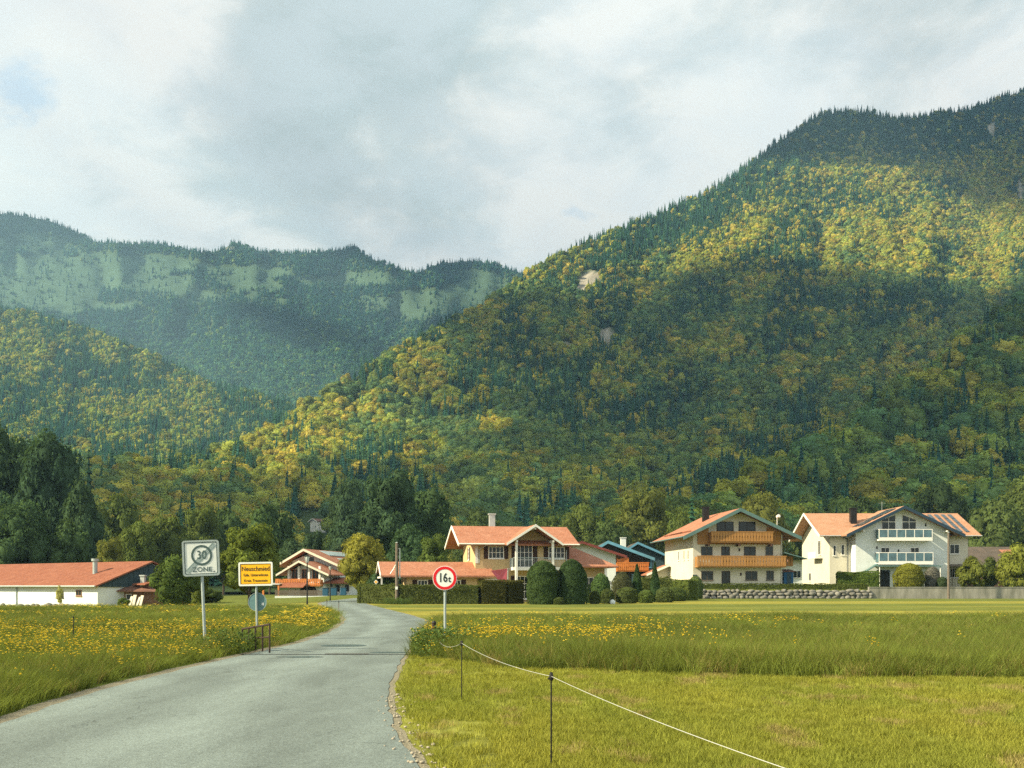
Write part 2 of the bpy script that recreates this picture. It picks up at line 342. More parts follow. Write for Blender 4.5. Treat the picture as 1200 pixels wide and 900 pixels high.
def zones():
    xs = np.unique(np.concatenate([[-14000, -9000, -6000, -4000, -2500, -1500, -900, -500, -300, -200], np.arange(-150, -60, 3), np.arange(-60, 60, 0.6), np.arange(60, 151, 3), [200, 300, 500, 900, 1500, 2500, 4000, 6000, 9000, 14000]]))
    ys = np.unique(np.concatenate([[-9000, -4000, -1500, -500, -200, -100, -50, -30, -20], np.arange(-12, 45, 0.5), np.arange(45, 123, 1.0), [123.9, 124.05, 124.2, 124.4, 125], np.arange(126, 180, 2), [190, 210, 240, 300, 400, 600, 900, 1500, 2500, 4000, 6000, 9000, 14000]]))
    gx, gy = np.meshgrid(xs, ys); v = np.stack([gx, gy, ghe(gx, gy)], -1).reshape(-1, 3)
    nx, ny = len(xs), len(ys); i = (np.arange(ny - 1)[:, None] * nx + np.arange(nx - 1)[None]).ravel()
    f = np.stack([i, i + 1, i + 1 + nx, i + nx], 1)
    x, y = v[:, 0], v[:, 1]
    mown = np.array([0.20, 0.21, 0.045]); tall = np.array([0.09, 0.12, 0.025]); bright = np.array([0.27, 0.25, 0.05]); mid = np.array([0.13, 0.155, 0.035])
    right = x > (road_l(y) + road_r(y)) / 2
    n1 = fbm(x * 0.06, y * 0.12, 3)[:, None]
    c = np.where((right & (y < mow_edge(x)))[:, None], mown * (0.85 + 0.3 * n1), tall)
    far_r = smooth(y, 46, 58); far_l = smooth(y, 66, 78)
    k = np.where(right, far_r, far_l)[:, None]
    band = smooth(fbm(x * 0.008, y * 0.09 + 3, 3), 0.40, 0.62)[:, None]
    c = c * (1 - k) + k * (bright * band + mid * (1 - band))
    hi = smooth(y, 100, 116)[:, None]; c = c * (1 - hi) + hi * mid
    fl = smooth(y, 160, 200)[:, None]; c = c * (1 - fl) + fl * np.array([0.05, 0.07, 0.02])
    col = np.concatenate([c, np.ones((len(c), 1))], 1)
    m = bpy.data.materials.new('meadow_ground'); m.use_nodes = True; N = m.node_tree.nodes; L = m.node_tree.links; b = N['Principled BSDF']; b.inputs['Roughness'].default_value = 1; b.inputs['Specular IOR Level'].default_value = 0.05
    a = N.new('ShaderNodeAttribute'); a.attribute_name = 'zone'
    tc = N.new('ShaderNodeTexCoord')
    def nz(s, d, st=(1, 1, 1)):
        mp = N.new('ShaderNodeMapping'); mp.inputs['Scale'].default_value = st; L.new(tc.outputs['Object'], mp.inputs[0])
        t = N.new('ShaderNodeTexNoise'); t.inputs['Scale'].default_value = s; t.inputs['Detail'].default_value = d; t.inputs['Roughness'].default_value = 0.7; L.new(mp.outputs[0], t.inputs[0]); return t.outputs[0]
    t1 = nz(9, 8, (1, 0.35, 1)); t2 = nz(0.35, 5, (0.6, 1.6, 1))
    ad = N.new('ShaderNodeMath'); ad.operation = 'MULTIPLY'; L.new(t1, ad.inputs[0]); L.new(t2, ad.inputs[1])
    mr = N.new('ShaderNodeMapRange'); L.new(ad.outputs[0], mr.inputs[0]); mr.inputs[1].default_value = 0.1; mr.inputs[2].default_value = 0.42; mr.inputs[3].default_value = 0.45; mr.inputs[4].default_value = 1.5
    vm = N.new('ShaderNodeVectorMath'); vm.operation = 'SCALE'; L.new(a.outputs[0], vm.inputs[0]); L.new(mr.outputs[0], vm.inputs['Scale']); L.new(vm.outputs[0], b.inputs['Base Color'])
    bp = N.new('ShaderNodeBump'); bp.inputs['Strength'].default_value = 0.6; bp.inputs['Distance'].default_value = 0.05; L.new(t1, bp.inputs['Height']); L.new(bp.outputs[0], b.inputs['Normal'])
    me = mesh_np('ground', v, [f], [m], attrs={'zone': ('POINT', 'FLOAT_COLOR', col)})
    tag(link(bpy.data.objects.new('ground', me)), 'flat valley meadow floor of mown and uncut grass', 'ground', kind='structure')
zones()

def sheet_between(name, A, B, dz, material, nx=6, noise_edge=0.0):
    v = []; n = len(A)
    for i in range(n):
        for j in range(nx + 1):
            t = j / nx; p = A[i] * (1 - t) + B[i] * t
            e = noise_edge * (fbm(np.array([i * 0.9]), np.array([7.0 * (j == nx) + 1]))[0] - 0.5) * 2 if j in (0, nx) else 0
            v.append((p[0] + e, p[1], gh(p[0], p[1]) + dz))
    f = [(i * (nx + 1) + j, i * (nx + 1) + j + 1, (i + 1) * (nx + 1) + j + 1, (i + 1) * (nx + 1) + j) for i in range(n - 1) for j in range(nx)]
    return mesh_np(name, np.array(v), [np.array(f)], [material], attrs={'across': ('POINT', 'FLOAT', np.tile(np.arange(nx + 1) / nx, n))})
def road_mat():
    m = bpy.data.materials.new('asphalt'); m.use_nodes = True; N = m.node_tree.nodes; L = m.node_tree.links; b = N['Principled BSDF']; b.inputs['Roughness'].default_value = 0.85; b.inputs['Specular IOR Level'].default_value = 0.25
    tc = N.new('ShaderNodeTexCoord')
    def nz(s, d, r=0.6, dist=0, st=(1, 1, 1)):
        mp = N.new('ShaderNodeMapping'); mp.inputs['Scale'].default_value = st; L.new(tc.outputs['Object'], mp.inputs[0])
        t = N.new('ShaderNodeTexNoise'); t.inputs['Scale'].default_value = s; t.inputs['Detail'].default_value = d; t.inputs['Roughness'].default_value = r; t.inputs['Distortion'].default_value = dist; L.new(mp.outputs[0], t.inputs[0]); return t.outputs[0]
    def mr(v, a, b_, lo, hi):
        x = N.new('ShaderNodeMapRange'); x.clamp = True; L.new(v, x.inputs[0]); x.inputs[1].default_value = a; x.inputs[2].default_value = b_; x.inputs[3].default_value = lo; x.inputs[4].default_value = hi; return x.outputs[0]
    def mul(a, c):
        x = N.new('ShaderNodeMath'); x.operation = 'MULTIPLY'; L.new(a, x.inputs[0]); L.new(c, x.inputs[1]); return x.outputs[0]
    grit = nz(60, 3, 0.85); grit2 = nz(14, 5, 0.75); blotch = nz(0.7, 6, 0.6, 0.4, (1.6, 0.45, 1)); spots = nz(0.9, 4, 0.6, 1.2, (1, 0.5, 1))
    k = mul(mr(grit, 0.3, 0.7, 0.45, 1.6), mr(grit2, 0.3, 0.7, 0.85, 1.15)); k = mul(k, mr(blotch, 0.35, 0.65, 0.82, 1.12)); k = mul(k, mr(spots, 0.63, 0.72, 1.0, 0.72))
    vo = N.new('ShaderNodeTexVoronoi'); vo.feature = 'DISTANCE_TO_EDGE'; vo.inputs['Scale'].default_value = 0.55
    wp = N.new('ShaderNodeVectorMath'); wp.operation = 'ADD'; nn = N.new('ShaderNodeTexNoise'); nn.inputs['Scale'].default_value = 2.5; nn.inputs['Detail'].default_value = 5; L.new(tc.outputs['Object'], nn.inputs[0])
    L.new(tc.outputs['Object'], wp.inputs[0]); L.new(nn.outputs['Color'], wp.inputs[1]); L.new(wp.outputs[0], vo.inputs['Vector'])
    crack = mr(vo.outputs['Distance'], 0.0, 0.010, 0.5, 1.0); cm = mr(nz(0.5, 2), 0.5, 0.56, 0, 1)
    mx = N.new('ShaderNodeMix'); mx.data_type = 'FLOAT'; L.new(cm, mx.inputs[0]); mx.inputs[2].default_value = 1.0; L.new(crack, mx.inputs[3])
    k = mul(k, mx.outputs[0])
    ac = N.new('ShaderNodeAttribute'); ac.attribute_name = 'across'
    sn = N.new('ShaderNodeMath'); sn.operation = 'MULTIPLY_ADD'; L.new(ac.outputs['Fac'], sn.inputs[0]); sn.inputs[1].default_value = 12.566; sn.inputs[2].default_value = 0.0
    cs_ = N.new('ShaderNodeMath'); cs_.operation = 'COSINE'; L.new(sn.outputs[0], cs_.inputs[0]); k = mul(k, mr(cs_.outputs[0], -1, 1, 0.86, 1.10))
    k = mul(k, mr(ac.outputs['Fac'], 0.78, 1.0, 1.0, 0.80))
    vm = N.new('ShaderNodeVectorMath'); vm.operation = 'SCALE'; vm.inputs[0].default_value = (0.165, 0.205, 0.20); L.new(k, vm.inputs['Scale']); L.new(vm.outputs[0], b.inputs['Base Color'])
    bp = N.new('ShaderNodeBump'); bp.inputs['Strength'].default_value = 0.6; bp.inputs['Distance'].default_value = 0.01; L.new(grit, bp.inputs['Height']); L.new(bp.outputs[0], b.inputs['Normal'])
    return m
M['asphalt'] = road_mat()
M['gravel'] = mat('pale_gravel', (0.12, 0.115, 0.08), 0.95, col2=(0.30, 0.27, 0.20), nscale=26, bump=0.8, detail=4)
# gravelly shoulders lie under the asphalt's edges
me = sheet_between('road_shoulder', RL - np.array([0.28, 0]), RR + np.array([0.10, 0]), 0.004, M['gravel'], 6, 0.07)
tag(link(bpy.data.objects.new('road_shoulder', me)), 'pale gravel shoulder along the asphalt edge', 'road shoulder', kind='structure')
me = sheet_between('road', RL, RR, 0.011, M['asphalt'], 16, 0.07)
tag(link(bpy.data.objects.new('road', me)), 'narrow winding asphalt lane into the village', 'road', kind='structure')
def tar_patch(name, px, D, rx, ry, seed, label):
    n = 26; v = [(X(px, D), D, 0)]
    for i in range(n):
        t = 6.283 * i / n; q = .7 + .6 * float(fbm(np.array([math.cos(t) * 1.5 + seed]), np.array([math.sin(t) * 1.5 + seed]), 3)[0]); v.append((v[0][0] + math.cos(t) * rx * q, D + math.sin(t) * ry * q, 0))
    v = np.array(v); v[:, 2] = .0155
    me = mesh_np(name, v, [np.array([(0, 1 + i, 1 + (i + 1) % n) for i in range(n)])], [M['tar']]); tag(link(bpy.data.objects.new(name, me)), label, 'road patch', kind='structure')
M['tar'] = mat('damp_tar', (0.055, 0.085, 0.085), 0.6, noise=0.5, nscale=9)
tar_patch('road_patch', 402, 27.0, .62, .50, 2.0, 'dark damp patch in the lane beyond the joint')
tar_patch('road_patch', 352, 22.7, .50, .22, 5.0, 'dark damp patch at the left end of the joint')
tar_patch('road_patch', 455, 24.2, .45, .25, 8.0, 'dark damp patch at the right end of the joint')
# pale gravel worn patch at the right edge
gp = np.array([(-1.45, 11.5), (-1.2, 10.7), (-0.95, 9.7), (-0.75, 8.8), (-0.5, 7.5), (-0.2, 6.0)]); gq = gp + np.array([[0.02, 0], [0.28, 0], [0.36, 0], [0.42, 0], [0.5, 0], [0.5, 0]])
# ------------------------------------------------------------------ mountains: each a sheet from its foot to its ridge and down behind
class Hill:
    def __init__(s, name, ridge, dtab, foot, seed, amp=0.05, px=(-400, 1600), label='', meadow=None, rocks=(), back=0.35, rough=0.0):
        s.ridge = np.array(ridge, float); s.dt = np.array(sorted(dtab), float); s.foot = foot; s.seed = seed; s.amp = amp; s.px = px; s.name = name; s.label = label
        s.meadow = meadow; s.rocks = rocks; s.back = back; s.rough = rough; s.fine = 1.0
    def R(s, px):
        r = np.interp(px, s.ridge[:, 0], s.ridge[:, 1]); return r + s.rough * (fbm(np.asarray(px) / 28 + s.seed, np.full_like(np.asarray(px, float), s.seed), 4) - 0.5) * 2
    def pos(s, px, py):
        px = np.asarray(px, float); py = np.asarray(py, float)
        D = np.interp(py, s.dt[:, 0], s.dt[:, 1])
        g = np.abs(fbm(px / 95 + s.seed, py / 240 + s.seed, 4) - 0.5) * 2
        g2 = fbm(px / 30 + s.seed * 2, py / 34, 3) - 0.5
        D = D * (1 + s.amp * (g * 2 - 0.7) + s.amp * 0.35 * g2)
        D = D * (1 + 0.010 * (fbm(px / 8, py / 6, 3) - .5) * s.fine)
        return np.stack([(px - 600) / F * D, D, EYE + (HZ - py) / F * D], -1)
    def build(s, nx=220, nv=110):
        pxs = np.linspace(s.px[0], s.px[1], nx); rows = []; r = s.R(pxs)
        vs = []
        for t in np.linspace(0, 1, nv): rows.append((s.foot + (r - s.foot) * t)); vs.append(s.pos(pxs, rows[-1]))
        top = vs[-1]
        for k in (0.06, 0.15, 0.4, 1.0):
            p = top.copy(); p[:, 1] += top[:, 1] * s.back * k; p[:, 0] += top[:, 0] * s.back * k * 0.3; p[:, 2] = top[:, 2] * (1 - k ** 0.8) - 30 * k; vs.append(p); rows.append(rows[-1] * 0 - 999)
        v = np.array(vs); PY = np.array(rows); PX = np.broadcast_to(pxs, PY.shape)
        ny = len(vs); i = (np.arange(ny - 1)[:, None] * nx + np.arange(nx - 1)[None]).ravel(); f = np.stack([i, i + 1, i + 1 + nx, i + nx], 1)
        c = np.zeros((ny, nx, 3)) + np.array([0.06, 0.09, 0.035])
        if s.meadow is not None:
            mk = s.meadow(PX, PY)[..., None]; c = c * (1 - mk) + mk * np.array([0.07, 0.12, 0.078]) * (0.8 + 0.5 * fbm(PX / 12, PY / 6, 4)[..., None])
        rk = s.rock(PX, PY)[..., None]; c = c * (1 - rk) + rk * np.array([0.38, 0.35, 0.29]) * (0.5 + 0.9 * fbm(PX / 3, PY / 6, 3)[..., None])
        col = np.concatenate([c, np.ones((ny, nx, 1))], -1).reshape(-1, 4)
        me = mesh_np(s.name, v.reshape(-1, 3), [f], [M['slope']], attrs={'zone': ('POINT', 'FLOAT_COLOR', col)}, smooth=True)
        o = link(bpy.data.objects.new(s.name, me)); tag(o, s.label, 'mountain', kind='structure'); return o
    def rock(s, px, py):
        k = np.zeros(np.shape(px))
        for (cx, cy, rx, ry) in s.rocks:
            d = ((px - cx) / rx) ** 2 + ((py - cy) / ry) ** 2; k = np.maximum(k, smooth(1.35 - d + 1.2 * (fbm(px / 6, py / 8, 3) - 0.5), 0.2, 0.6))
        return k
m = bpy.data.materials.new('forest_floor'); m.use_nodes = True; b = m.node_tree.nodes['Principled BSDF']; b.inputs['Roughness'].default_value = 1; b.inputs['Specular IOR Level'].default_value = 0.0
a = m.node_tree.nodes.new('ShaderNodeAttribute'); a.attribute_name = 'zone'; m.node_tree.links.new(a.outputs[0], b.inputs['Base Color']); M['slope'] = m

def far_meadow(px, py):
    n = fbm(px / 62 + 3, py / 15, 4); n2 = fbm(px / 11, py / 10, 3)
    ridge_off = py - far.R(px)
    k = smooth(n + 0.12 * (n2 - 0.5), 0.45, 0.51)
    band = smooth(ridge_off, 8, 22) * (1 - smooth(ridge_off, 46, 78))
    L = np.exp(-(((px - 40) / 105) ** 2 + ((py - 332) / 36) ** 2))
    L2 = np.exp(-(((px - 300) / 42) ** 2 + ((py - 330) / 20) ** 2)); L3 = np.exp(-(((px - 565) / 24) ** 2 + ((py - 330) / 16) ** 2)); L4 = np.exp(-(((px - 190) / 60) ** 2 + ((py - 310) / 12) ** 2)); L5 = np.exp(-(((px - 440) / 25) ** 2 + ((py - 325) / 12) ** 2))
    b = smooth(L + 0.8 * L2 + 0.9 * L3 + 0.9 * L4 + .8 * L5 + 0.4 * (n2 - 0.5) + 0.9 * (n - 0.5), 0.30, 0.45)
    return np.clip(np.maximum(k * band * 0.9, b) * smooth(ridge_off, 5, 14) * (1 - smooth(py, 372, 392)), 0, 1)
far = Hill('far_mountain', [(-500, 240), (0, 250), (30, 254), (60, 260), (85, 270), (110, 284), (150, 286), (190, 285), (215, 292), (245, 297), (260, 292), (276, 284), (295, 292), (330, 298), (370, 296), (400, 293), (414, 289), (430, 300), (460, 313), (490, 320), (505, 313), (520, 308), (545, 305), (575, 308), (610, 320), (680, 345), (800, 380), (1600, 480)],
           [(520, 2700), (480, 3000), (400, 3700), (330, 4200), (250, 4700)], 520, 3.1, 0.045, (-500, 1000), 'distant blue mountain with alpine meadows below its ridge', far_meadow, rocks=[(268, 292, 6, 2)], rough=1.5)
left = Hill('wooded_hill', [(-500, 330), (0, 364), (35, 369), (70, 380), (110, 391), (150, 409), (175, 418), (200, 428), (235, 447), (270, 460), (300, 466), (330, 474), (365, 490), (420, 530), (520, 600)],
            [(600, 1000), (560, 1300), (540, 1500), (450, 2050), (362, 2500), (300, 2900)], 590, 8.2, 0.05, (-500, 520), 'wooded hill of spruce and beech at the left', rough=1.5)
main = Hill('steep_mountain', [(-500, 600), (0, 565), (110, 552), (180, 548), (230, 543), (270, 534), (305, 517), (340, 492), (380, 466), (430, 434), (490, 399), (560, 364), (600, 336), (650, 304), (700, 282), (745, 262), (800, 240), (840, 222), (880, 192), (915, 165), (935, 152), (960, 136), (985, 131), (1020, 132), (1035, 139), (1060, 140), (1100, 134), (1140, 128), (1165, 118), (1200, 108), (1600, 20)],
            [(695, 240), (686, 290), (640, 440), (600, 600), (560, 800), (500, 1100), (400, 1450), (300, 1900), (200, 2450), (105, 3000), (0, 3600)], 694, 1.7, 0.06, (-500, 1330),
            'steep forested mountain rising behind the village', rocks=[(711, 396, 11, 11), (664, 408, 8, 7), (692, 328, 16, 11), (680, 342, 9, 7), (1162, 153, 6, 9), (1197, 222, 5, 16)], rough=1.5)
spur = Hill('near_spur', [(560, 700), (640, 668), (700, 650), (770, 632), (860, 600), (930, 560), (1000, 510), (1060, 462), (1120, 415), (1160, 385), (1200, 355), (1600, 200)],
            [(700, 215), (686, 240), (660, 300), (600, 420), (500, 600), (400, 760), (340, 860), (200, 1100)], 696, 5.5, 0.05, (560, 1400), 'dark wooded spur at the right behind the white house', rough=2)
knoll = Hill('wooded_knoll', [(-600, 560), (-100, 585), (0, 600), (60, 612), (110, 640), (150, 672), (200, 694)], [(698, 125), (686, 150), (640, 190), (600, 240), (500, 330)], 697, 9.1, 0.04, (-600, 200), 'low wooded knoll behind the long barn', rough=1)
HILLS = [far, left, main, spur, knoll]
for h, (nx, nv) in zip(HILLS, ((260, 110), (160, 80), (300, 150), (160, 90), (80, 40))): h.build(nx, nv)

# ------------------------------------------------------------------ unseen cloud bank added towards the sun, gaps shaped to light the LIT patches
LIT = [  # patches of sunlight in the picture: px, py, rx, ry, strength
    (950, 262, 200, 66, 1.3), (1120, 305, 150, 52, 1.3), (800, 285, 150, 46, 1.3), (690, 325, 110, 40, 1.1), (900, 220, 60, 25, 0.8), (560, 355, 60, 20, 0.7), (450, 425, 95, 34, 1.4), (400, 455, 60, 30, 1.0), (600, 478, 70, 20, 0.8), (540, 515, 60, 16, .8), (370, 500, 110, 22, 1.0), (250, 560, 150, 22, 0.9), (470, 545, 70, 22, 0.8),
    (980, 425, 70, 24, 0.6), (60, 440, 260, 110, 1.5), (250, 490, 150, 70, 1.4), (150, 320, 260, 50, 1.1), (420, 350, 160, 40, .9), (450, 415, 70, 34, 1.2), (60, 330, 90, 25, 0.8), (320, 330, 60, 18, 0.6), (560, 325, 40, 20, 0.7), (600, 600, 100, 14, 0.6), (430, 585, 90, 20, 0.6)]
def lit_mask(px, py):
    k = np.zeros(np.shape(px))
    for cx, cy_, rx, ry, s in LIT: k = np.maximum(k, s * np.exp(-1.1 * (((px - cx) / rx) ** 2 + ((py - cy_) / ry) ** 2)))
    return k
def shade_cloud_bank():
    step = 70.0; ALT = 4200.0; s = np.array(SUN_DIR)
    # coarse height field of the terrain (max over hills)
    hs = []
    for h in HILLS:
        gx, gy = np.meshgrid(np.linspace(h.px[0], h.px[1], 260), np.linspace(0, 1, 140)); py = h.foot + (h.R(gx) - h.foot) * gy; hs.append(h.pos(gx, py).reshape(-1, 3))
    P = np.concatenate(hs); HS = 50.0
    H = np.zeros((200, 140)); ix = ((P[:, 0] + 5000) / HS).astype(int); iy = (P[:, 1] / HS).astype(int); ok = (ix >= 0) & (ix < 200) & (iy >= 0) & (iy < 140)
    np.maximum.at(H, (ix[ok], iy[ok]), P[ok, 2])
    H2 = H.copy()
    for _ in range(2):
        for a in (-1, 1):
            for ax in (0, 1): H2 = np.maximum(H2, np.where(H2 > 0, H2, np.roll(H2, a, ax)))
    xs = np.arange(-11500, 1500, step); ys = np.arange(-5500, 5400, step); gx, gy = np.meshgrid(xs, ys)
    px = np.full(gx.shape, np.nan); py = px.copy(); done = np.zeros(gx.shape, bool); wx = px.copy(); wy = px.copy()
    for t in np.arange(1500, 9000, 25.0):
        x = gx - s[0] * t; y = gy - s[1] * t; z = ALT - s[2] * t
        ii = np.clip(((x + 5000) / HS).astype(int), 0, 199); jj = np.clip((y / HS).astype(int), 0, 139)
        hit = (~done) & (z <= np.maximum(H2[ii, jj], 0)); done |= hit
        yy = np.maximum(y, 1.0); px[hit] = (600 + x / yy * F)[hit]; py[hit] = (HZ - (z - EYE) / yy * F)[hit]; wx[hit] = x[hit]; wy[hit] = y[hit]
    px = np.nan_to_num(px, nan=-9999); py = np.nan_to_num(py, nan=-9999)
    open_ = lit_mask(px, py)
    village = (wy > -900) & (wy < 190) & (np.abs(wx) < 700); open_[village] = 1.0
    n = fbm(gx / 420 + 9, gy / 420, 4)
    keep = (open_ + 0.55 * (n - 0.5)) < 0.40
    outside = (px < -500) | (px > 1700); keep = np.where(outside & ~village, n > 0.44, keep)
    # fray the deck's outer rim
    rim = np.minimum(np.minimum(gx + 11500, 1500 - gx), np.minimum(gy + 5500, 5400 - gy)); keep &= (rim + 900 * (n - 0.5)) > 350
    ny, nx = gx.shape; th = 25 + 60 * fbm(gx / 600, gy / 600 + 4, 4)
    edge = keep.astype(float)
    for _ in range(3): edge = (edge + np.roll(edge, 1, 0) + np.roll(edge, -1, 0) + np.roll(edge, 1, 1) + np.roll(edge, -1, 1)) / 5
    th = th * np.clip(edge, 0.15, 1)
    jx = gx + 18 * (rng.random(gx.shape) - .5) * 2; jy = gy + 18 * (rng.random(gx.shape) - .5) * 2
    top = np.stack([jx, jy, ALT + th + 20 * fbm(gx / 150, gy / 150, 3)], -1).reshape(-1, 3); bot = np.stack([jx, jy, ALT - th * 0.3 + 20 * fbm(gx / 150 + 3, gy / 150, 3)], -1).reshape(-1, 3)
    k = keep[:-1, :-1]; I, J = np.nonzero(k); i = I * nx + J; o = nx * ny
    f = [np.stack([i, i + 1, i + 1 + nx, i + nx], 1), np.stack([i + o, i + nx + o, i + 1 + nx + o, i + 1 + o], 1)]
    kp = np.pad(k, 1)
    for (di, dj, a, b_) in ((-1, 0, 0, 1), (1, 0, nx + 1, nx), (0, -1, nx, 0), (0, 1, 1, nx + 1)):
        e = ~kp[1 + I + di, 1 + J + dj]; q = i[e]; f.append(np.stack([q + a, q + a + o, q + b_ + o, q + b_], 1))
    m = bpy.data.materials.new('cloud'); m.use_nodes = True; N = m.node_tree.nodes; N.clear(); L = m.node_tree.links
    d = N.new('ShaderNodeBsdfDiffuse'); d.inputs[0].default_value = (.92, .92, .92, 1); tr = N.new('ShaderNodeBsdfTranslucent'); tr.inputs[0].default_value = (.9, .92, .93, 1)
    x = N.new('ShaderNodeMixShader'); x.inputs[0].default_value = 0.3; ou = N.new('ShaderNodeOutputMaterial'); L.new(d.outputs[0], x.inputs[1]); L.new(tr.outputs[0], x.inputs[2]); L.new(x.outputs[0], ou.inputs[0])
    me = mesh_np('shade_clouds', np.concatenate([top, bot]), f, [m], smooth=True)
    tag(link(bpy.data.objects.new('shade_clouds', me)), 'unseen cloud bank towards the sun with gaps shaped to light the slopes', 'shade_clouds', kind='stuff')
shade_cloud_bank()

# ------------------------------------------------------------------ haze
def haze():
    mb = MB(); mb.box(-4600, 3600, -400, 6800, -1.56, 1950); m = bpy.data.materials.new('haze'); m.use_nodes = True; N = m.node_tree.nodes; N.clear()
    v = N.new('ShaderNodeVolumePrincipled'); v.inputs['Color'].default_value = (0.42, 0.72, 1.0, 1); v.inputs['Density'].default_value = HAZE; v.inputs['Anisotropy'].default_value = 0.0
    o = N.new('ShaderNodeOutputMaterial'); m.node_tree.links.new(v.outputs[0], o.inputs['Volume'])
    tag(mb.build('haze', [m]), 'thin blue valley haze', 'haze', kind='stuff')
HAZE = 0.00012
haze()
# ------------------------------------------------------------------ trees
def blob(c, r, seed, n=1):
    import bmesh
    bm = bmesh.new(); bmesh.ops.create_icosphere(bm, subdivisions=n, radius=1.0)
    v = np.array([q.co[:] for q in bm.verts]); f = np.array([[q.index for q in t.verts] for t in bm.faces]); bm.free()
    k = 1 + 0.35 * (fbm(v[:, 0] * 1.7 + seed, v[:, 1] * 1.7 + v[:, 2] * 1.3 + seed, 2) - 0.5) * 2
    return v * k[:, None] * np.array(r) + np.array(c), f
def quads(c, nrm, size, r):
    """leaf faces centred on c facing nrm"""
    n = len(c); nrm = nrm / (np.linalg.norm(nrm, axis=1, keepdims=True) + 1e-9)
    a = r.normal(size=(n, 3)); u = np.cross(nrm, a); u /= np.linalg.norm(u, axis=1, keepdims=True) + 1e-9; w = np.cross(nrm, u)
    s = size[:, None] * 0.5; e = (0.6 + 0.8 * r.random((n, 1)))
    bend = nrm * s * 0.35
    v = np.stack([c - u * s * e - bend, c - w * s * 0.8 + bend * 0.3, c + u * s - bend, c + w * s * e * 0.9 + bend * 0.3], 1).reshape(-1, 3)
    return v, np.arange(4 * n).reshape(n, 4)
class Geo:
    def __init__(s): s.v = []; s.q = []; s.t = []; s.qa = []; s.ta = []; s.n = 0
    def add(s, v, f, mi, var, sm=False):
        f = np.asarray(f) + s.n; s.v.append(np.asarray(v, float)); s.n += len(v); var = np.broadcast_to(var, (len(f),))
        rec = (f, np.full(len(f), mi), var, np.full(len(f), sm))
        (s.q if f.shape[1] == 4 else s.t).append(rec)
    def arrays(s):
        v = np.concatenate(s.v); out = []; mi = []; va = []; sm = []
        for L in (s.q, s.t):
            if L: out.append(np.concatenate([r[0] for r in L])); mi += [r[1] for r in L]; va += [r[2] for r in L]; sm += [r[3] for r in L]
        return v, out, np.concatenate(mi), np.concatenate(va), np.concatenate(sm)
    def mesh(s, name, mats):
        v, f, mi, va, sm = s.arrays(); return mesh_np(name, v, f, mats, mi, {'var': ('FACE', 'FLOAT', va)}, smooth=sm)
CO = (.74, .74, .42, .45)      # core radius, leaf shell from, leaf shell depth, leaf scatter
def broad_crown(seed, h=1.0, w=0.8, nclump=26, nleaf=90, size=0.035, base=0.22, lean=0.0, shape=1.0, core=True, var=0.5):
    """crown of a tree of height h (unit) with leaf clumps; returns Geo"""
    r = np.random.default_rng(seed); g = Geo(); cz = (h + base) / 2; rz = (h - base) / 2; rw = w / 2
    cs = []; tries = 0
    while len(cs) < nclump and tries < 4000:
        tries += 1
        d = r.normal(size=3); d /= np.linalg.norm(d); k = r.random() ** 0.33 * 0.80
        p = d * k; 
        if k < 0.35 and len(cs) > nclump * 0.3: continue
        taper = 1 - 0.28 * max(0, p[2]) * shape
        c = np.array([p[0] * rw * taper, p[1] * rw * taper, cz + p[2] * rz]); rr = (0.17 + 0.13 * r.random()) * min(w, h - base) * (26 / nclump) ** 0.33 * 0.9
        if all(np.linalg.norm(c - q[0]) > rr * 0.62 for q in cs): cs.append((c, rr))
    for c, rr in cs:
        tone = r.random() * 0.6 + 0.2
        if core:
            v, f = blob(c, (rr * CO[0], rr * CO[0], rr * CO[0] * .88), r.random() * 50, 1); g.add(v, f, 0, np.clip(tone + .5 * (r.random(len(f)) - .5), 0, 1), nclump > 12)
        d = r.normal(size=(nleaf, 3)); d /= np.linalg.norm(d, axis=1, keepdims=True); d[:, 2] = np.where(d[:, 2] < -0.5, -d[:, 2], d[:, 2])
        p = c + d * np.array([1, 1, .85]) * rr * (CO[1] + CO[2] * r.random((nleaf, 1)))
        nr = d + CO[3] * r.normal(size=(nleaf, 3)) + np.array([0, 0, .35])
        v, f = quads(p, nr, size * (0.7 + 0.7 * r.random(nleaf)), r); g.add(v, f, 0, np.clip(tone + var * (r.random(nleaf) - .5), 0, 1))
    return g
def trunk_geo(g, seed, h, w, base, rad=0.016, limbs=6, mi=1):
    r = np.random.default_rng(seed + 77)
    def tube(p, q, a, b, n=6):
        p = np.array(p); q = np.array(q); d = q - p; d /= np.linalg.norm(d); u = np.cross(d, [1, .2, 0]); u /= np.linalg.norm(u); w_ = np.cross(d, u); t = np.arange(n) * 2 * np.pi / n
        ring = lambda c, rr: c + rr * (np.cos(t)[:, None] * u + np.sin(t)[:, None] * w_)
        v = np.concatenate([ring(p, a), ring(q, b)]); f = np.array([[i, (i + 1) % n, n + (i + 1) % n, n + i] for i in range(n)]); g.add(v, f, mi, 0.5, True)
    z1 = base + (h - base) * .35
    tube((0, 0, -0.02), (0.005, 0, base * .5), rad * 1.5, rad * 1.05); tube((0.005, 0, base * .5), (0, 0.01, z1), rad * 1.05, rad * .7); tube((0, 0.01, z1), (0.01, 0, base + (h - base) * .8), rad * .7, rad * .25)
    for i in range(limbs):
        a = r.random() * 6.28; z = base * (0.75 + .5 * r.random()) + (h - base) * .12 * i / limbs; l = w * (0.28 + .12 * r.random())
        tube((0, 0, z), (math.cos(a) * l, math.sin(a) * l, z + l * (0.8 + .5 * r.random())), rad * .55, rad * .15, 5)
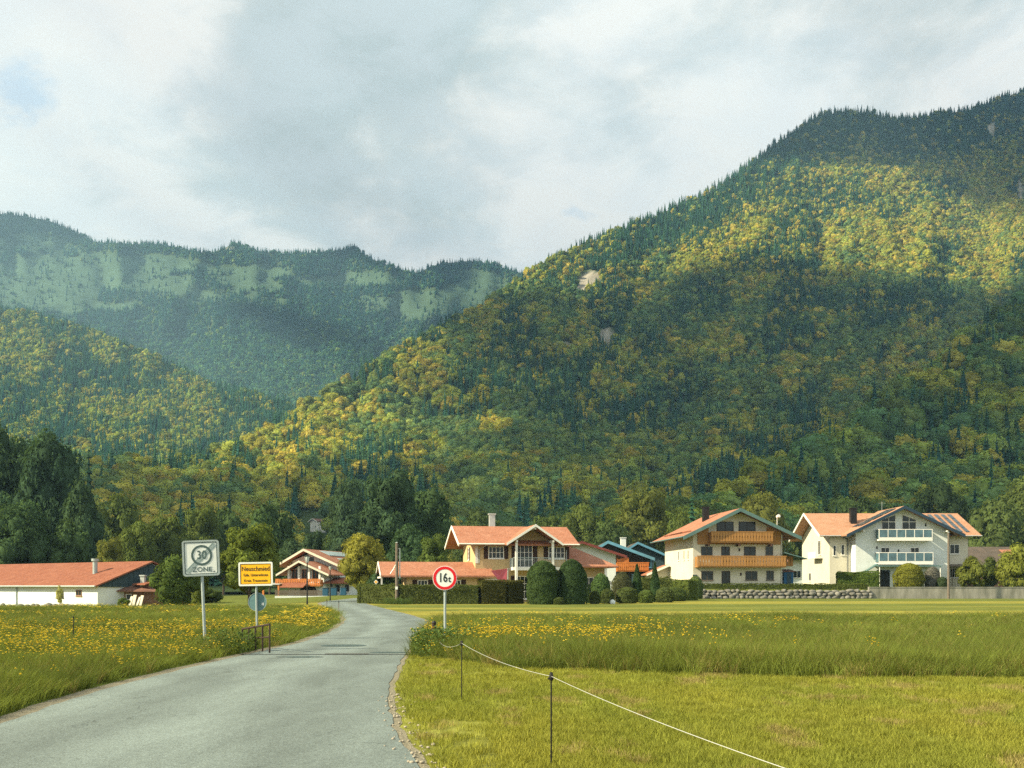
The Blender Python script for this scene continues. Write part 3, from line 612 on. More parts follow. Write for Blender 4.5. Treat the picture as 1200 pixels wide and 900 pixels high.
def spruce_geo(seed, tiers=16, nb=11, w=0.30, base=0.06, mi=0, double=True):
    r = np.random.default_rng(seed); g = Geo(); n = 7
    t = np.arange(n) * 2 * np.pi / n
    v = [(math.cos(a) * w * .26, math.sin(a) * w * .26, base) for a in t] + [(0, 0, .96)]; g.add(np.array(v), np.array([(i, (i + 1) % n, n) for i in range(n)]), mi, 0.25, True)
    P = []; Vv = []
    for k in range(tiers):
        q = (k + .3 * r.random()) / tiers; z = base + (0.985 - base) * q ** 0.92; R = w / 2 * (1 - q) ** 0.82 * (0.8 + .35 * r.random()) + 0.006
        m_ = max(5, int(nb * (1 - q * .5))); off = r.random() * 6
        for j in range(m_):
            a = off + 6.283 * (j + .5 * r.random()) / m_; L = R * (0.72 + .45 * r.random()); dz = -L * (0.42 + .25 * r.random()); wd = L * 0.34 + .006
            c, s_ = math.cos(a), math.sin(a); z0 = z + .012
            A = (0, 0, z0); B = (c * L * .62 - s_ * wd, s_ * L * .62 + c * wd, z0 + dz * .62 - .006); T = (c * L, s_ * L, z0 + dz * (.85 + .2 * r.random())); D_ = (c * L * .62 + s_ * wd, s_ * L * .62 - c * wd, z0 + dz * .62 - .006)
            P += [A, B, T, D_]; Vv.append(r.random())
    P = np.array(P); g.add(P, np.arange(len(P)).reshape(-1, 4), mi, np.array(Vv) * .8 + .1)
    return g
# tints
T_BEECH = [(0.36, 0.38, 0.07), (0.31, 0.37, 0.07), (0.27, 0.34, 0.07), (0.40, 0.38, 0.08), (0.24, 0.33, 0.08)]
T_DARK = [(0.13, 0.235, 0.095), (0.17, 0.27, 0.09), (0.12, 0.23, 0.105), (0.20, 0.28, 0.085)]
T_SPRUCE = [(0.045, 0.15, 0.11), (0.06, 0.17, 0.11), (0.07, 0.18, 0.10), (0.04, 0.135, 0.115)]

def scatter(name, label, cat, protos, pos, pid, scale, rot, tint, mats):
    """ONE object: the points and the small source plants in the same mesh, set out by geometry nodes"""
    V = []; F4 = []; F3 = []; mi4 = []; mi3 = []; va4 = []; va3 = []; vp = []; n = 0
    for k, g in enumerate(protos):
        v, f, mi, va, sm = g.arrays(); c = 0
        for a in f:
            m_ = len(a); (F4 if a.shape[1] == 4 else F3).append(a + n); (mi4 if a.shape[1] == 4 else mi3).append(mi[c:c + m_]); (va4 if a.shape[1] == 4 else va3).append(va[c:c + m_]); c += m_
        V.append(v); vp.append(np.full(len(v), k)); n += len(v)
    np_ = n; N = len(pos)
    V = np.concatenate(V + [pos]); vp = np.concatenate(vp + [pid])
    f = [np.concatenate(a) for a in (F4, F3) if a]; mi = np.concatenate(mi4 + mi3); va = np.concatenate(va4 + va3)
    z = lambda a, w: np.concatenate([np.zeros((np_, w)), a])
    me = mesh_np(name, V, f, mats, mi, {'var': ('FACE', 'FLOAT', va), 'pid': ('POINT', 'INT', vp), 'ispt': ('POINT', 'INT', np.concatenate([np.zeros(np_), np.ones(N)])),
        'isc': ('POINT', 'FLOAT_VECTOR', z(scale, 3)), 'irot': ('POINT', 'FLOAT_VECTOR', z(rot, 3)), 'tint': ('POINT', 'FLOAT_VECTOR', z(tint, 3))}, smooth=None if False else False)
    o = link(bpy.data.objects.new(name, me)); tag(o, label, cat, kind='stuff')
    ng = bpy.data.node_groups.new(name + '_layout', 'GeometryNodeTree'); ng.interface.new_socket('Geometry', in_out='INPUT', socket_type='NodeSocketGeometry'); ng.interface.new_socket('Geometry', in_out='OUTPUT', socket_type='NodeSocketGeometry')
    Nn = ng.nodes; L = ng.links; gi = Nn.new('NodeGroupInput'); go = Nn.new('NodeGroupOutput')
    def attr(nm, ty):
        a = Nn.new('GeometryNodeInputNamedAttribute'); a.data_type = ty; a.inputs['Name'].default_value = nm; return a.outputs[0]
    def eq(v, k):
        c = Nn.new('FunctionNodeCompare'); c.data_type = 'INT'; c.operation = 'EQUAL'; L.new(v, c.inputs[2]); c.inputs[3].default_value = k; return c.outputs[0]
    sep = Nn.new('GeometryNodeSeparateGeometry'); sep.domain = 'POINT'; L.new(gi.outputs[0], sep.inputs[0]); L.new(eq(attr('ispt', 'INT'), 1), sep.inputs[1])
    jn = Nn.new('GeometryNodeJoinGeometry'); L.new(jn.outputs[0], go.inputs[0]); pa = attr('pid', 'INT'); sc = attr('isc', 'FLOAT_VECTOR'); ro = attr('irot', 'FLOAT_VECTOR')
    for k in range(len(protos)):
        s1 = Nn.new('GeometryNodeSeparateGeometry'); s1.domain = 'POINT'; L.new(sep.outputs[1], s1.inputs[0]); L.new(eq(pa, k), s1.inputs[1])
        ip = Nn.new('GeometryNodeInstanceOnPoints'); L.new(sep.outputs[0], ip.inputs['Points']); L.new(eq(pa, k), ip.inputs['Selection']); L.new(s1.outputs[0], ip.inputs['Instance']); L.new(ro, ip.inputs['Rotation']); L.new(sc, ip.inputs['Scale'])
        L.new(ip.outputs[0], jn.inputs[0])
    md = o.modifiers.new('layout', 'NODES'); md.node_group = ng
    return o

# --- sample the slopes
def sample_hill(h, pxr, spacing, conifer, margin=1.0, pymax=None, n0=None, size_b=(9, 15.5), size_c=(15, 27), bare=None):
    """tree places on a slope, density from real spacing"""
    pxs = np.linspace(pxr[0], pxr[1], 60); out = []
    # integrate over px,py cells
    gx = np.arange(pxr[0], pxr[1], 8.0)
    P = []
    for x0 in gx:
        r = float(h.R(np.array([x0 + 4.0]))[0]); gy = np.arange(r, pymax or h.foot, 8.0)
        if len(gy) == 0: continue
        mid = h.pos(np.full(len(gy), x0 + 4.0), gy + 4); up = h.pos(np.full(len(gy), x0 + 4.0), gy + 8); dn = h.pos(np.full(len(gy), x0 + 4.0), gy)
        Lh = np.hypot(up[:, 1] - dn[:, 1], up[:, 2] - dn[:, 2]); area = Lh * 8 / F * mid[:, 1]
        # cells that recede strongly hide most of their trees: cap the length counted
        lam = np.minimum(area, 8 / F * mid[:, 1] * 8 / F * mid[:, 1] * 5.0) / spacing ** 2
        k = rng.poisson(lam)
        for y0, q in zip(gy, k):
            if q: P.append(np.stack([x0 + 8 * rng.random(q), y0 + 8 * rng.random(q)], 1))
    P = np.concatenate(P); r = h.R(P[:, 0]); P[:, 1] = np.maximum(P[:, 1], r + 0.3)
    ok = np.ones(len(P), bool)
    if h.meadow is not None: ok &= rng.random(len(P)) > np.clip(h.meadow(P[:, 0], P[:, 1]) * 1.15, 0, 0.95)
    ok &= h.rock(P[:, 0], P[:, 1]) < 0.4
    if bare is not None: ok &= ~bare(P[:, 0], P[:, 1])
    P = P[ok]; W_ = h.pos(P[:, 0], P[:, 1]); con = rng.random(len(P)) < conifer(P[:, 0], P[:, 1])
    hgt = np.where(con, rng.uniform(size_c[0], size_c[1], len(P)), rng.uniform(size_b[0], size_b[1], len(P)) * 1.05)
    return P, W_, con, hgt
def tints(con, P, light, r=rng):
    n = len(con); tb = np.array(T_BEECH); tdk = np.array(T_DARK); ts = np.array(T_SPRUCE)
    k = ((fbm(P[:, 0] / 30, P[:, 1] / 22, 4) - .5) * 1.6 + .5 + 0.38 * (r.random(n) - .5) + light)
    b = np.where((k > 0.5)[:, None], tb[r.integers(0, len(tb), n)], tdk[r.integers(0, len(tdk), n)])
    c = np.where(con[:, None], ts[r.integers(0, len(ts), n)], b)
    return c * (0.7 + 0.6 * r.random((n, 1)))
CO = (.84, .80, .34, .50)
FAR_B = [broad_crown(100 + i, 1, .80 + .12 * (i % 2), 10, 46, 0.085, 0.08, core=True, var=0.7) for i in range(5)]
CO = (.82, .78, .34, .40)
for i, g in enumerate(FAR_B): trunk_geo(g, i, 1, .8, .12, 0.02, 0)
FAR_C = [spruce_geo(200 + i, 11, 8, 0.30 + .05 * (i % 3)) for i in range(4)]
def make_forest(name, label, S_, protosB=FAR_B, protosC=FAR_C):
    P, W_, con, hgt, tint = S_; n = len(P)
    pid = np.where(con, 5 + rng.integers(0, 4, n), rng.integers(0, 5, n)); fat = rng.uniform(.85, 1.25, n)
    sc = np.stack([hgt * np.where(con, fat * .95, fat), hgt * np.where(con, fat * .95, fat), hgt], 1)
    rot = np.stack([rng.normal(0, .05, n), rng.normal(0, .05, n), rng.random(n) * 6.28], 1); pos = W_.copy(); pos[:, 2] -= hgt * np.where(con, .05, .10)
    scatter(name, label, 'forest', protosB + protosC, pos, pid, sc, rot, tint, ['leaf_i', 'bark']); print('forest', name, n)

near_rows = []
P, W_, con, hgt = sample_hill(far, (-60, 640), 9.5, lambda a, b: np.clip(1.05 - smooth(b, 355, 440) * 0.45, 0, 1) - 0.08, pymax=500, size_c=(20, 30), size_b=(13, 18))
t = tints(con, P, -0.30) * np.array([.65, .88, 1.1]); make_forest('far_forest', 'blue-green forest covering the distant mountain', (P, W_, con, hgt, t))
P, W_, con, hgt = sample_hill(left, (-60, 430), 7.8, lambda a, b: 0.40 + 0.5 * smooth(fbm(a / 30, b / 30, 3), .4, .6) * np.ones_like(a) , pymax=575, size_c=(20, 29), size_b=(12, 17))
t = tints(con, P, 0.28); make_forest('hillside_forest', 'sunlit mixed spruce and beech forest on the left hill', (P, W_, con, hgt, t))  # paler tint mix puts extra sunlight into the crown colour
def con_main(a, b):
    up = smooth(-(b - (main.R(a) + 58 + 25 * fbm(a / 60, b / 60) )), -30, 40) * smooth(a, 560, 760)
    pt = smooth(fbm(a / 55 + 8, b / 45, 3), .50, .62) * .75
    return np.clip(np.maximum(np.maximum(up * .93, pt), 0.035), 0, 1)
P, W_, con, hgt = sample_hill(main, (90, 1290), 7.6, con_main, pymax=686, bare=lambda a, b: (W_D(main, a, b) < 520) | ((np.abs(a - 480) < 45) & (np.abs(b - 541) < 4)))if False else sample_hill(main, (90, 1290), 7.6, con_main, pymax=686, bare=lambda a, b: ((np.abs(a - 480) < 40) & (np.abs(b - 541) < 3.5)) | ((np.abs(a - 366) < 20) & (b > 600) & (b < 672)) | (main.pos(a, b)[:, 1] < 250))
tm = np.array([1.22, 1.10, 1.05]) * tints(con, P, -0.06 + 0.40 * (1 - smooth(P[:, 1], 300, 350)) + .25 * (1 - smooth(P[:, 0], 330, 500)))  # upper slopes get paler tints: sunlit band brightened through leaf colour
P2, W2, con2, h2 = sample_hill(spur, (600, 1290), 8.2, lambda a, b: np.full(np.shape(a), .05) + .5 * smooth(fbm(a / 40, b / 40, 3), .52, .62), pymax=686, size_b=(11, 18), bare=lambda a, b: spur.pos(a, b)[:, 1] < 235)
t2 = tints(con2, P2, -0.10)
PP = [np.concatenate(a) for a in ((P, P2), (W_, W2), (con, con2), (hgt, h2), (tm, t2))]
# the nearest trees of these slopes are individuals, the rest is one mass
order = np.argsort(PP[1][:, 1]); vis = [i for i in order if -20 < PP[0][i, 0] < 1220 and not (PP[0][i, 0] > 690 and PP[1][i, 1] < 300 and False)]
near_i = np.array(vis[:250]); rest = np.ones(len(PP[0]), bool); rest[near_i] = False
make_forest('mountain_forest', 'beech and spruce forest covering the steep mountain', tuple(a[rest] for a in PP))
NEAR = [a[near_i] for a in PP]; print('near D', NEAR[1][:, 1].min(), NEAR[1][:, 1].max())

# --- individual trees
TG = 1.0
def tree_proto(kind, seed, **k):
    if kind == 'broad':
        g = broad_crown(seed, nclump=k.get('nclump', 28), nleaf=k.get('nleaf', 95), size=k.get('size', 0.050), w=k.get('w', .8), base=k.get('base', .18), shape=k.get('shape', 1.0)); tg = Geo(); trunk_geo(tg, seed, 1, k.get('w', .8), k.get('base', .18), mi=0)
    else:
        g = spruce_geo(seed, 20, 13, .30 + .03 * (seed % 3)); tg = Geo(); trunk_geo(tg, seed, .9, .1, .1, 0.012, 0, mi=0)
    return g.mesh('crown', ['leaf_o']), tg.mesh('trunk', ['bark'])
PRO = {('broad', i): tree_proto('broad', 300 + i, w=(.80, .95, .72, .88)[i % 4], base=(.12, .16, .10, .2)[i % 4], shape=(1, .6, 1.4, 1)[i % 4]) for i in range(4)}
PRO.update({('spruce', i): tree_proto('spruce', 400 + i) for i in range(3)})
PRO[('lush', 0)] = tree_proto('broad', 501, nclump=44, nleaf=150, size=.036, w=.95, base=.14, shape=.5)
PRO[('lush', 1)] = tree_proto('broad', 502, nclump=44, nleaf=150, size=.036, w=1.0, base=.10, shape=.7)
PRO[('bush', 0)] = tree_proto('broad', 503, nclump=30, nleaf=140, size=.055, w=1.15, base=-.04, shape=.4)
PRO[('bush', 1)] = tree_proto('broad', 504, nclump=24, nleaf=140, size=.065, w=1.4, base=-.05, shape=.3)
def tree(kind, i, x, y, h, w, tint, label, cat='tree', group=None, z=None, name=None, rz=None):
    cm, tm_ = PRO[(kind, i)]
    e = empty(name or {'broad': 'broadleaf_tree', 'lush': 'broadleaf_tree', 'spruce': 'spruce_tree', 'bush': 'garden_bush'}[kind], (x, y, gh(x, y) if z is None else z), label, cat, group, rnd.random() * 6.28 if rz is None else rz)
    tint = tuple(min(.45, q * TG) for q in tint)
    c = bpy.data.objects.new('crown' if kind != 'bush' else 'foliage', cm); t_ = bpy.data.objects.new('trunk' if kind != 'bush' else 'stem', tm_)
    for o in (c, t_): link(o, e); o.scale = (w, w, h)
    c.color = (*tint, 1); return e
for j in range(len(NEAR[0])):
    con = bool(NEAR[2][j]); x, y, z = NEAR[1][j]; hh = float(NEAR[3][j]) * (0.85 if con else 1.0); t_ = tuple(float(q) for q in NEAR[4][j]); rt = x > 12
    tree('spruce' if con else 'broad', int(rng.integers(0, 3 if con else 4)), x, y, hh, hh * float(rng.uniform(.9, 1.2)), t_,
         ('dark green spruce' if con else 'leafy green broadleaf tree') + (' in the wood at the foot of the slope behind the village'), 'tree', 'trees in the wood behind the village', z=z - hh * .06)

TG = 1.7
def big(kind, i, px, top, D, wpx, tint, label, group=None, z0=None, **k):
    x = X(px, D); zb = gh(x, D) if z0 is None else z0; h = Z(top, D) - zb; w = wpx / F * D
    wu = {('lush', 0): .95, ('lush', 1): 1.0, ('bush', 0): 1.15, ('bush', 1): 1.4, ('broad', 0): .8, ('broad', 1): .95, ('broad', 2): .72, ('broad', 3): .88}.get((kind, i), .33)
    return tree(kind, i, x, D, h, w / wu * .95, tint, label, group=group, z=zb, **k)
DK = (0.035, 0.062, 0.030); MG = (0.075, 0.10, 0.026); YG = (0.17, 0.155, 0.030); OG = (0.11, 0.12, 0.028)
big('lush', 0, 292, 614, 100, 84, (0.085, 0.11, 0.022), 'round green tree behind the yellow town sign')
big('bush', 0, 205, 654, 92, 62, (0.045, 0.068, 0.018), 'dark rounded bush beside the wooden shed', name='garden_bush')
big('bush', 1, 228, 640, 98, 46, (0.07, 0.09, 0.02), 'upright olive bush behind the zone sign', name='garden_bush')
big('lush', 1, 425, 626, 112, 62, (0.15, 0.15, 0.03), 'loose yellow-green tree in front of the left chalet')
big('bush', 0, 445, 668, 100, 36, DK, 'dark shrub under the yellow-green tree')
for (px, top, D, wpx, k, i, tint, lab) in [
    (12, 500, 190, 105, 'lush', 0, DK, 'tallest dark tree at the left edge of the photo above the barn'),
    (58, 506, 178, 92, 'lush', 1, (0.030, 0.055, 0.03), 'broad dark tree left of the pair of spruces'),
    (88, 513, 200, 34, 'spruce', 0, (0.014, 0.034, 0.028), 'taller spruce poking out of the dark trees'),
    (104, 520, 195, 34, 'spruce', 1, (0.014, 0.034, 0.028), 'slimmer spruce at the right rim of the dark trees'),
    (95, 560, 172, 60, 'broad', 3, (0.035, 0.06, 0.03), 'dark tree standing below the two spruces'),
    (25, 588, 150, 80, 'lush', 1, (0.04, 0.07, 0.03), 'dark bushy tree right behind the barn roof'),
    (75, 610, 152, 60, 'broad', 1, (0.045, 0.075, 0.03), 'shaded tree behind the middle of the barn roof'),
    (-18, 560, 165, 80, 'broad', 0, DK, 'dark tree cut by the left edge of the photo'),
    (128, 630, 150, 44, 'lush', 0, OG, 'olive tree behind the right end of the barn'),
    (160, 612, 170, 50, 'lush', 1, MG, 'mid green tree behind the barn gable'),
    (140, 578, 230, 60, 'broad', 1, MG, 'mid green tree above the barn gable'),
    (196, 600, 190, 58, 'broad', 3, MG, 'mid green tree above the dark rounded bush'),
    (235, 592, 200, 60, 'lush', 0, MG, 'leafy tree above the zone sign'),
    (262, 588, 230, 60, 'broad', 0, (0.05, 0.08, 0.028), 'darker tree between the zone sign and the round tree'),
    (316, 590, 185, 60, 'broad', 1, (0.045, 0.075, 0.03), 'dark tree above the left chalet gable'),
    (410, 562, 215, 58, 'lush', 1, (0.04, 0.068, 0.034), 'tall dark tree left of the big dark crown'),
    (455, 552, 172, 92, 'lush', 0, (0.036, 0.064, 0.032), 'big dark tree crown above the yellow-green tree'),
    (500, 568, 180, 66, 'broad', 3, (0.042, 0.072, 0.03), 'dark tree left of the beige house roof'),
    (412, 598, 165, 60, 'broad', 0, (0.034, 0.06, 0.034), 'dark tree behind the left chalet roof'),
    (480, 615, 150, 62, 'lush', 1, (0.035, 0.065, 0.03), 'dark bushy tree behind the left pole'),
    (508, 626, 130, 46, 'lush', 0, (0.07, 0.10, 0.026), 'lighter tree beside the beige gable'),
    (366, 622, 178, 40, 'lush', 0, (0.035, 0.06, 0.03), 'dark tree under the hidden white house'),
    (340, 632, 160, 50, 'broad', 1, (0.035, 0.06, 0.03), 'shaded tree right behind the left chalet'),
    (558, 596, 240, 60, 'broad', 1, (0.06, 0.085, 0.028), 'green tree behind the beige house chimney'),
    (640, 600, 240, 54, 'broad', 3, (0.075, 0.105, 0.028), 'green tree above the right end of the beige roof'),
    (680, 592, 230, 60, 'lush', 1, (0.085, 0.11, 0.028), 'green tree above the blue trimmed house'),
    (752, 572, 235, 92, 'lush', 0, (0.10, 0.115, 0.028), 'broad light green tree left of the balcony chalet'),
    (716, 604, 225, 50, 'broad', 0, (0.06, 0.09, 0.03), 'smaller green tree left of the broad light one'),
    (800, 598, 220, 44, 'broad', 1, MG, 'green tree rising over the balcony chalet roof'),
    (893, 578, 225, 70, 'lush', 1, (0.095, 0.105, 0.026), 'bushy olive tree behind the balcony chalet ridge'),
    (950, 590, 235, 54, 'broad', 3, (0.06, 0.085, 0.028), 'green tree between the two chalets'),
    (1010, 576, 250, 60, 'broad', 0, (0.05, 0.075, 0.028), 'dark green tree behind the white chalet chimney'),
    (1100, 566, 245, 80, 'lush', 0, (0.038, 0.062, 0.026), 'big dark tree behind the white chalet ridge'),
    (1165, 584, 220, 70, 'broad', 1, (0.065, 0.09, 0.028), 'green tree above the solar panel roof'),
    (1205, 560, 230, 80, 'lush', 1, (0.075, 0.10, 0.028), 'green tree cut by the right edge of the photo'),
    ]:
    x = X(px, D); z0 = None
    big(k, i, px, top, D, wpx, tint, lab, group='larger trees round the village')
# ------------------------------------------------------------------ building helpers
def gable_roof(mb, x0, x1, y0, y1, ze, zr, t=0.18, axis='y', mid=None, ze2=None):
    ze2 = ze if ze2 is None else ze2
    if axis == 'y':
        xm = (x0 + x1) / 2 if mid is None else mid
        mb.slab((x0, y0, ze), (xm, y0, zr), (xm, y1, zr), (x0, y1, ze), t); mb.slab((xm, y0, zr), (x1, y0, ze2), (x1, y1, ze2), (xm, y1, zr), t)
    else:
        ym = (y0 + y1) / 2 if mid is None else mid
        mb.slab((x0, y0, ze), (x1, y0, ze), (x1, ym, zr), (x0, ym, zr), t); mb.slab((x0, ym, zr), (x1, ym, zr), (x1, y1, ze2), (x0, y1, ze2), t)
def face_T(face, at, c, z):
    if face == 'front': return Matrix.Translation((c, at, z))
    if face == 'left': return Matrix.Translation((at, c, z)) @ Matrix.Rotation(-math.pi / 2, 4, 'Z')
    return Matrix.Translation((at, c, z)) @ Matrix.Rotation(math.pi / 2, 4, 'Z')
def win(par, c, z, w, h, face='front', at=0.0, nx=2, nz=1, shutters=False, frame='trim', glass='glass', name='window', fr=0.07, arch=False, depth=0.05):
    T = face_T(face, at, c, z); a = MB(); a.T = T; x0, x1 = -w / 2, w / 2; d = -depth
    a.box(x0, x1, d, -0.003, 0, fr); a.box(x0, x1, d, -0.003, h - fr, h); a.box(x0, x0 + fr, d, -0.003, fr, h - fr); a.box(x1 - fr, x1, d, -0.003, fr, h - fr)
    for i in range(1, nx):
        x = x0 + w * i / nx; a.box(x - .025, x + .025, d + .008, -0.003, fr, h - fr)
    for i in range(1, nz):
        zz = h * i / nz; a.box(x0 + fr, x1 - fr, d + .014, -0.006, zz - .02, zz + .02)
    a.box(x0 - .06, x1 + .06, d - .07, -0.003, -.07, -.003)
    f = a.build(name, frame, par)
    g = MB(); g.T = T; g.box(x0 + fr, x1 - fr, -0.016, -0.004, fr, h - fr); g.build('pane', glass, f)
    if shutters:
        for s in (-1, 1):
            q = MB(); q.T = T; xa = s * (w / 2 + .04); xb = s * (w / 2 + .04 + w * (.26 if w > 1.2 else .45)); lo, hi = min(xa, xb), max(xa, xb)
            q.box(lo, hi, -.05, -.004, -.02, h + .02)
            for i in range(1, 7): q.box(lo + .03, hi - .03, -.062, -.052, h * i / 7 - .02, h * i / 7 + .02)
            q.build('shutter', 'brown', f)
    return f
def chimney(par, x, y, z0, z1, w=0.6, m='zinc', cap='zinc', label=None):
    a = MB(); a.box(x - w / 2, x + w / 2, y - w / 2, y + w / 2, z0, z1 - .12); a.box(x - w / 2 - .08, x + w / 2 + .08, y - w / 2 - .08, y + w / 2 + .08, z1 - .12, z1)
    return a.build('chimney', m, par)
def bargeboards(par, x0, xm, x1, y, ze, zr, m, h=0.28, th=0.08, ze2=None, name='bargeboard'):
    ze2 = ze if ze2 is None else ze2
    for (xa, za, xb, zb) in ((x0, ze, xm, zr), (xm, zr, x1, ze2)):
        a = MB(); vs = [(xa, za + .03), (xb, zb + .03), (xb, zb + .03 - h), (xa, za + .03 - h)]; a.prism_y(vs, y - th, y - .004); a.build(name, m, par)
def slats_balcony(par, x0, x1, y0, z0, z1, wood='wood', yb=0.0, slat=0.2, gap=0.05, name='balcony'):
    a = MB(); a.box(x0, x1, y0, yb - .004, z0 - .16, z0); a.box(x0 - .05, x1 + .05, y0 - .08, y0 + .06, z1 - .12, z1); a.box(x0, x1, y0 - .02, y0 + .03, z0 + .05, z0 + .17); a.box(x0, x1, y0 - .02, y0 + .03, z1 - .36, z1 - .26)
    b = a.build(name, wood, par); c = MB(); n = int((x1 - x0) / (slat + gap)); s = (x1 - x0) / n
    for i in range(n):
        xa = x0 + i * s + gap / 2; xb = xa + s - gap; xm = (xa + xb) / 2; zt = z1 - .13; zm = (z0 + zt) / 2
        c.prism_y([(xa, z0), (xb, z0), (xb, zm - .12), (xb - .05, zm), (xb, zm + .12), (xb, zt), (xa, zt), (xa, zm + .12), (xa + .05, zm), (xa, zm - .12)], y0 - .055, y0 - .024)
    for xx in (x0, x1):
        n2 = max(2, int((yb - y0) / .25))
        for i in range(n2): yy = y0 + .05 + (yb - y0 - .1) * i / n2; c.box(xx - .015, xx + .015, yy, yy + .19, z0 + .02, z1 - .13)
    c.build('balustrade', wood, b); return b
def frame_balcony(par, x0, x1, y0, z0, z1, bays, yb=0.0, glass='glass_blue', metal='trim'):
    a = MB(); a.box(x0, x1, y0, yb - .004, z0 - .22, z0); a.box(x0, x1, y0, y0 + .06, z0 + .002, z0 + .22)
    b = a.build('balcony', metal, par); r = MB(); r.box(x0, x1, y0 + .0, y0 + .07, z1 - .08, z1)
    for i in range(bays + 1):
        x = x0 + (x1 - x0 - .08) * i / bays; r.box(x, x + .08, y0 + .005, y0 + .065, z0 + .225, z1 - .084)
    for x in (x0, x1 - .07): r.box(x, x + .07, y0 + .07, yb - .004, z1 - .08, z1)
    r.build('railing', metal, b); g = MB(); g.box(x0 + .09, x1 - .09, y0 + .025, y0 + .04, z0 + .23, z1 - .09)
    for x in (x0 + .03, x1 - .045): g.box(x, x + .012, y0 + .08, yb - .02, z0 + .1, z1 - .09)
    g.build('glass_panel', glass, b); return b

# ------------------------------------------------------------------ white chalet (right)
def white_chalet():
    h = empty('white_chalet', (45, 135, 1.2), 'large white chalet with dark blue gable trim and two white balconies', 'house')
    w = MB(); sl_ = (10.8 - 7.06) / 7.6
    def zu(x, e0, em, ze, zr): return ze + (x - e0) / (em - e0) * (zr - ze)
    zl = zu(0.3, -1.3, 6.3, 7.06, 10.8) - .22; zr_ = 7.06 + (14.2 - 12.6) / (14.2 - 6.3) * 3.74 - .22
    w.prism_y([(0.3, -1.2), (12.6, -1.2), (12.6, zr_), (6.3, 10.8 - .22), (0.3, zl)], 0, 8.5); w.build('wall', 'white', h)
    w = MB(); ze = 7.04 + (2 - 1) / 7.5 * 3.46 - .24
    w.prism_x([(2.0, -1.2), (15.0, -1.2), (15.0, ze), (8.5, 10.5 - .24), (2.0, ze)], -2.5, 16.0); w.build('wing_wall', 'cream', h)
    r = MB(); gable_roof(r, -4.1, 17.4, 1.0, 16.0, 7.04, 10.5, .18, 'x'); ro = r.build('wing_roof', 'tile_pale', h)
    r = MB(); r.slab((-1.3, -1.3, 7.06), (6.3, -1.3, 10.8), (6.3, 8.6, 10.8), (-1.3, 2.2, 7.10), .18); r.slab((6.3, -1.3, 10.8), (14.2, -1.3, 7.06), (14.2, 2.2, 7.10), (6.3, 8.6, 10.8), .18); r.build('roof', 'tile_pale', h)
    bargeboards(h, -1.3, 6.3, 14.2, -1.3, 7.06, 10.8, 'navy_trim', .42)
    # white soffit strip and brackets under the gable
    for s, xa in ((1, 1.0), (-1, 11.9)):
        b = MB(); b.beam((xa, -1.2, 7.0 + .5), (xa, 0, 7.0 + .5), .16, .2); b.build('bracket', 'trim', h)
    # left-facing verge of the wing
    v = MB(); v.prism_x([(1.0, 7.07), (8.5, 10.53), (8.5, 10.2), (1.0, 6.74)], -4.2, -4.104); v.build('verge_board', 'trim', h)
    v = MB(); v.prism_x([(8.5, 10.53), (16, 7.07), (16, 6.74), (8.5, 10.2)], -4.2, -4.104); v.build('verge_board', 'trim', h)
    for x0_, x1_, y, z in ((-4.1, .2, .9, 6.98), (13.4, 17.4, .9, 6.98)):
        g = MB(); g.tube((x0_, y, z), (x1_, y, z), .07); g.build('gutter', 'zinc', h)
    g = MB(); g.path([(-1.2, 1.0, 6.9), (-.2, 1.8, 6.6), (-0.1, 1.85, 6.2), (-.1, 1.85, -.2)], .06); g.build('downpipe', 'navy_trim', h)
    # solar panels, lying 8 cm over the slopes
    def pan(P, u0, u1, v0, v1, Q, m, n):
        a = MB(); P = [Vector(p) for p in P]
        for i in range(n[0]):
            for j in range(n[1]):
                ua = u0 + (u1 - u0) * i / n[0] + .01; ub = u0 + (u1 - u0) * (i + 1) / n[0] - .01; va = v0 + (v1 - v0) * j / n[1] + .01; vb = v0 + (v1 - v0) * (j + 1) / n[1] - .01
                def pt(u, v_): return (P[0] * (1 - u) + P[1] * u) * (1 - v_) + (P[3] * (1 - u) + P[2] * u) * v_ + Vector((0, 0, .12))
                a.slab(pt(ua, va), pt(ub, va), pt(ub, vb), pt(ua, vb), .05)
        a.build('solar_panel', m, h)
    pan([(-1.3, -1.3, 7.06), (6.3, -1.3, 10.8), (6.3, 8.6, 10.8), (-1.3, 8.6, 7.06)], .30, .93, .14, .52, 0, 'panel', (3, 4))
    pan([(-4.1, 1, 7.04), (17.4, 1, 7.04), (17.4, 8.5, 10.5), (-4.1, 8.5, 10.5)], .78, .955, .12, .92, 0, 'panel', (4, 4))
    chimney(h, -1.2 + 2.9, 5.2, 8.2, 11.0, .8, 'black_metal')
    # attic glazing with sloped heads
    for c, ww, hL, hR in ((4.65, 1.9, 1.55, 2.25), (7.35, 1.9, 2.25, 1.55)):
        x0_, x1_ = c - ww / 2, c + ww / 2; z = 7.55
        f = MB(); f.prism_y([(x0_, z), (x1_, z), (x1_, z + hR), (x0_, z + hL)], -.03, -.004); fo = f.build('window', 'trim', h)
        g = MB()
        for a_, b_ in ((x0_ + .08, c - .04), (c + .04, x1_ - .08)):
            g.prism_y([(a_, z + .08), (b_, z + .08), (b_, z + 1.18), (a_, z + 1.18)], -.045, -.034)
            q = lambda x: z + hL + (hR - hL) * (x - x0_) / ww - .1
            g.prism_y([(a_, z + 1.27), (b_, z + 1.27), (b_, q(b_)), (a_, q(a_))], -.045, -.034)
        g.build('pane', 'glass', fo)
    frame_balcony(h, 2.9, 9.9, -1.35, 6.45, 7.75, 6); frame_balcony(h, 2.9, 10.0, -1.35, 3.35, 4.72, 6)
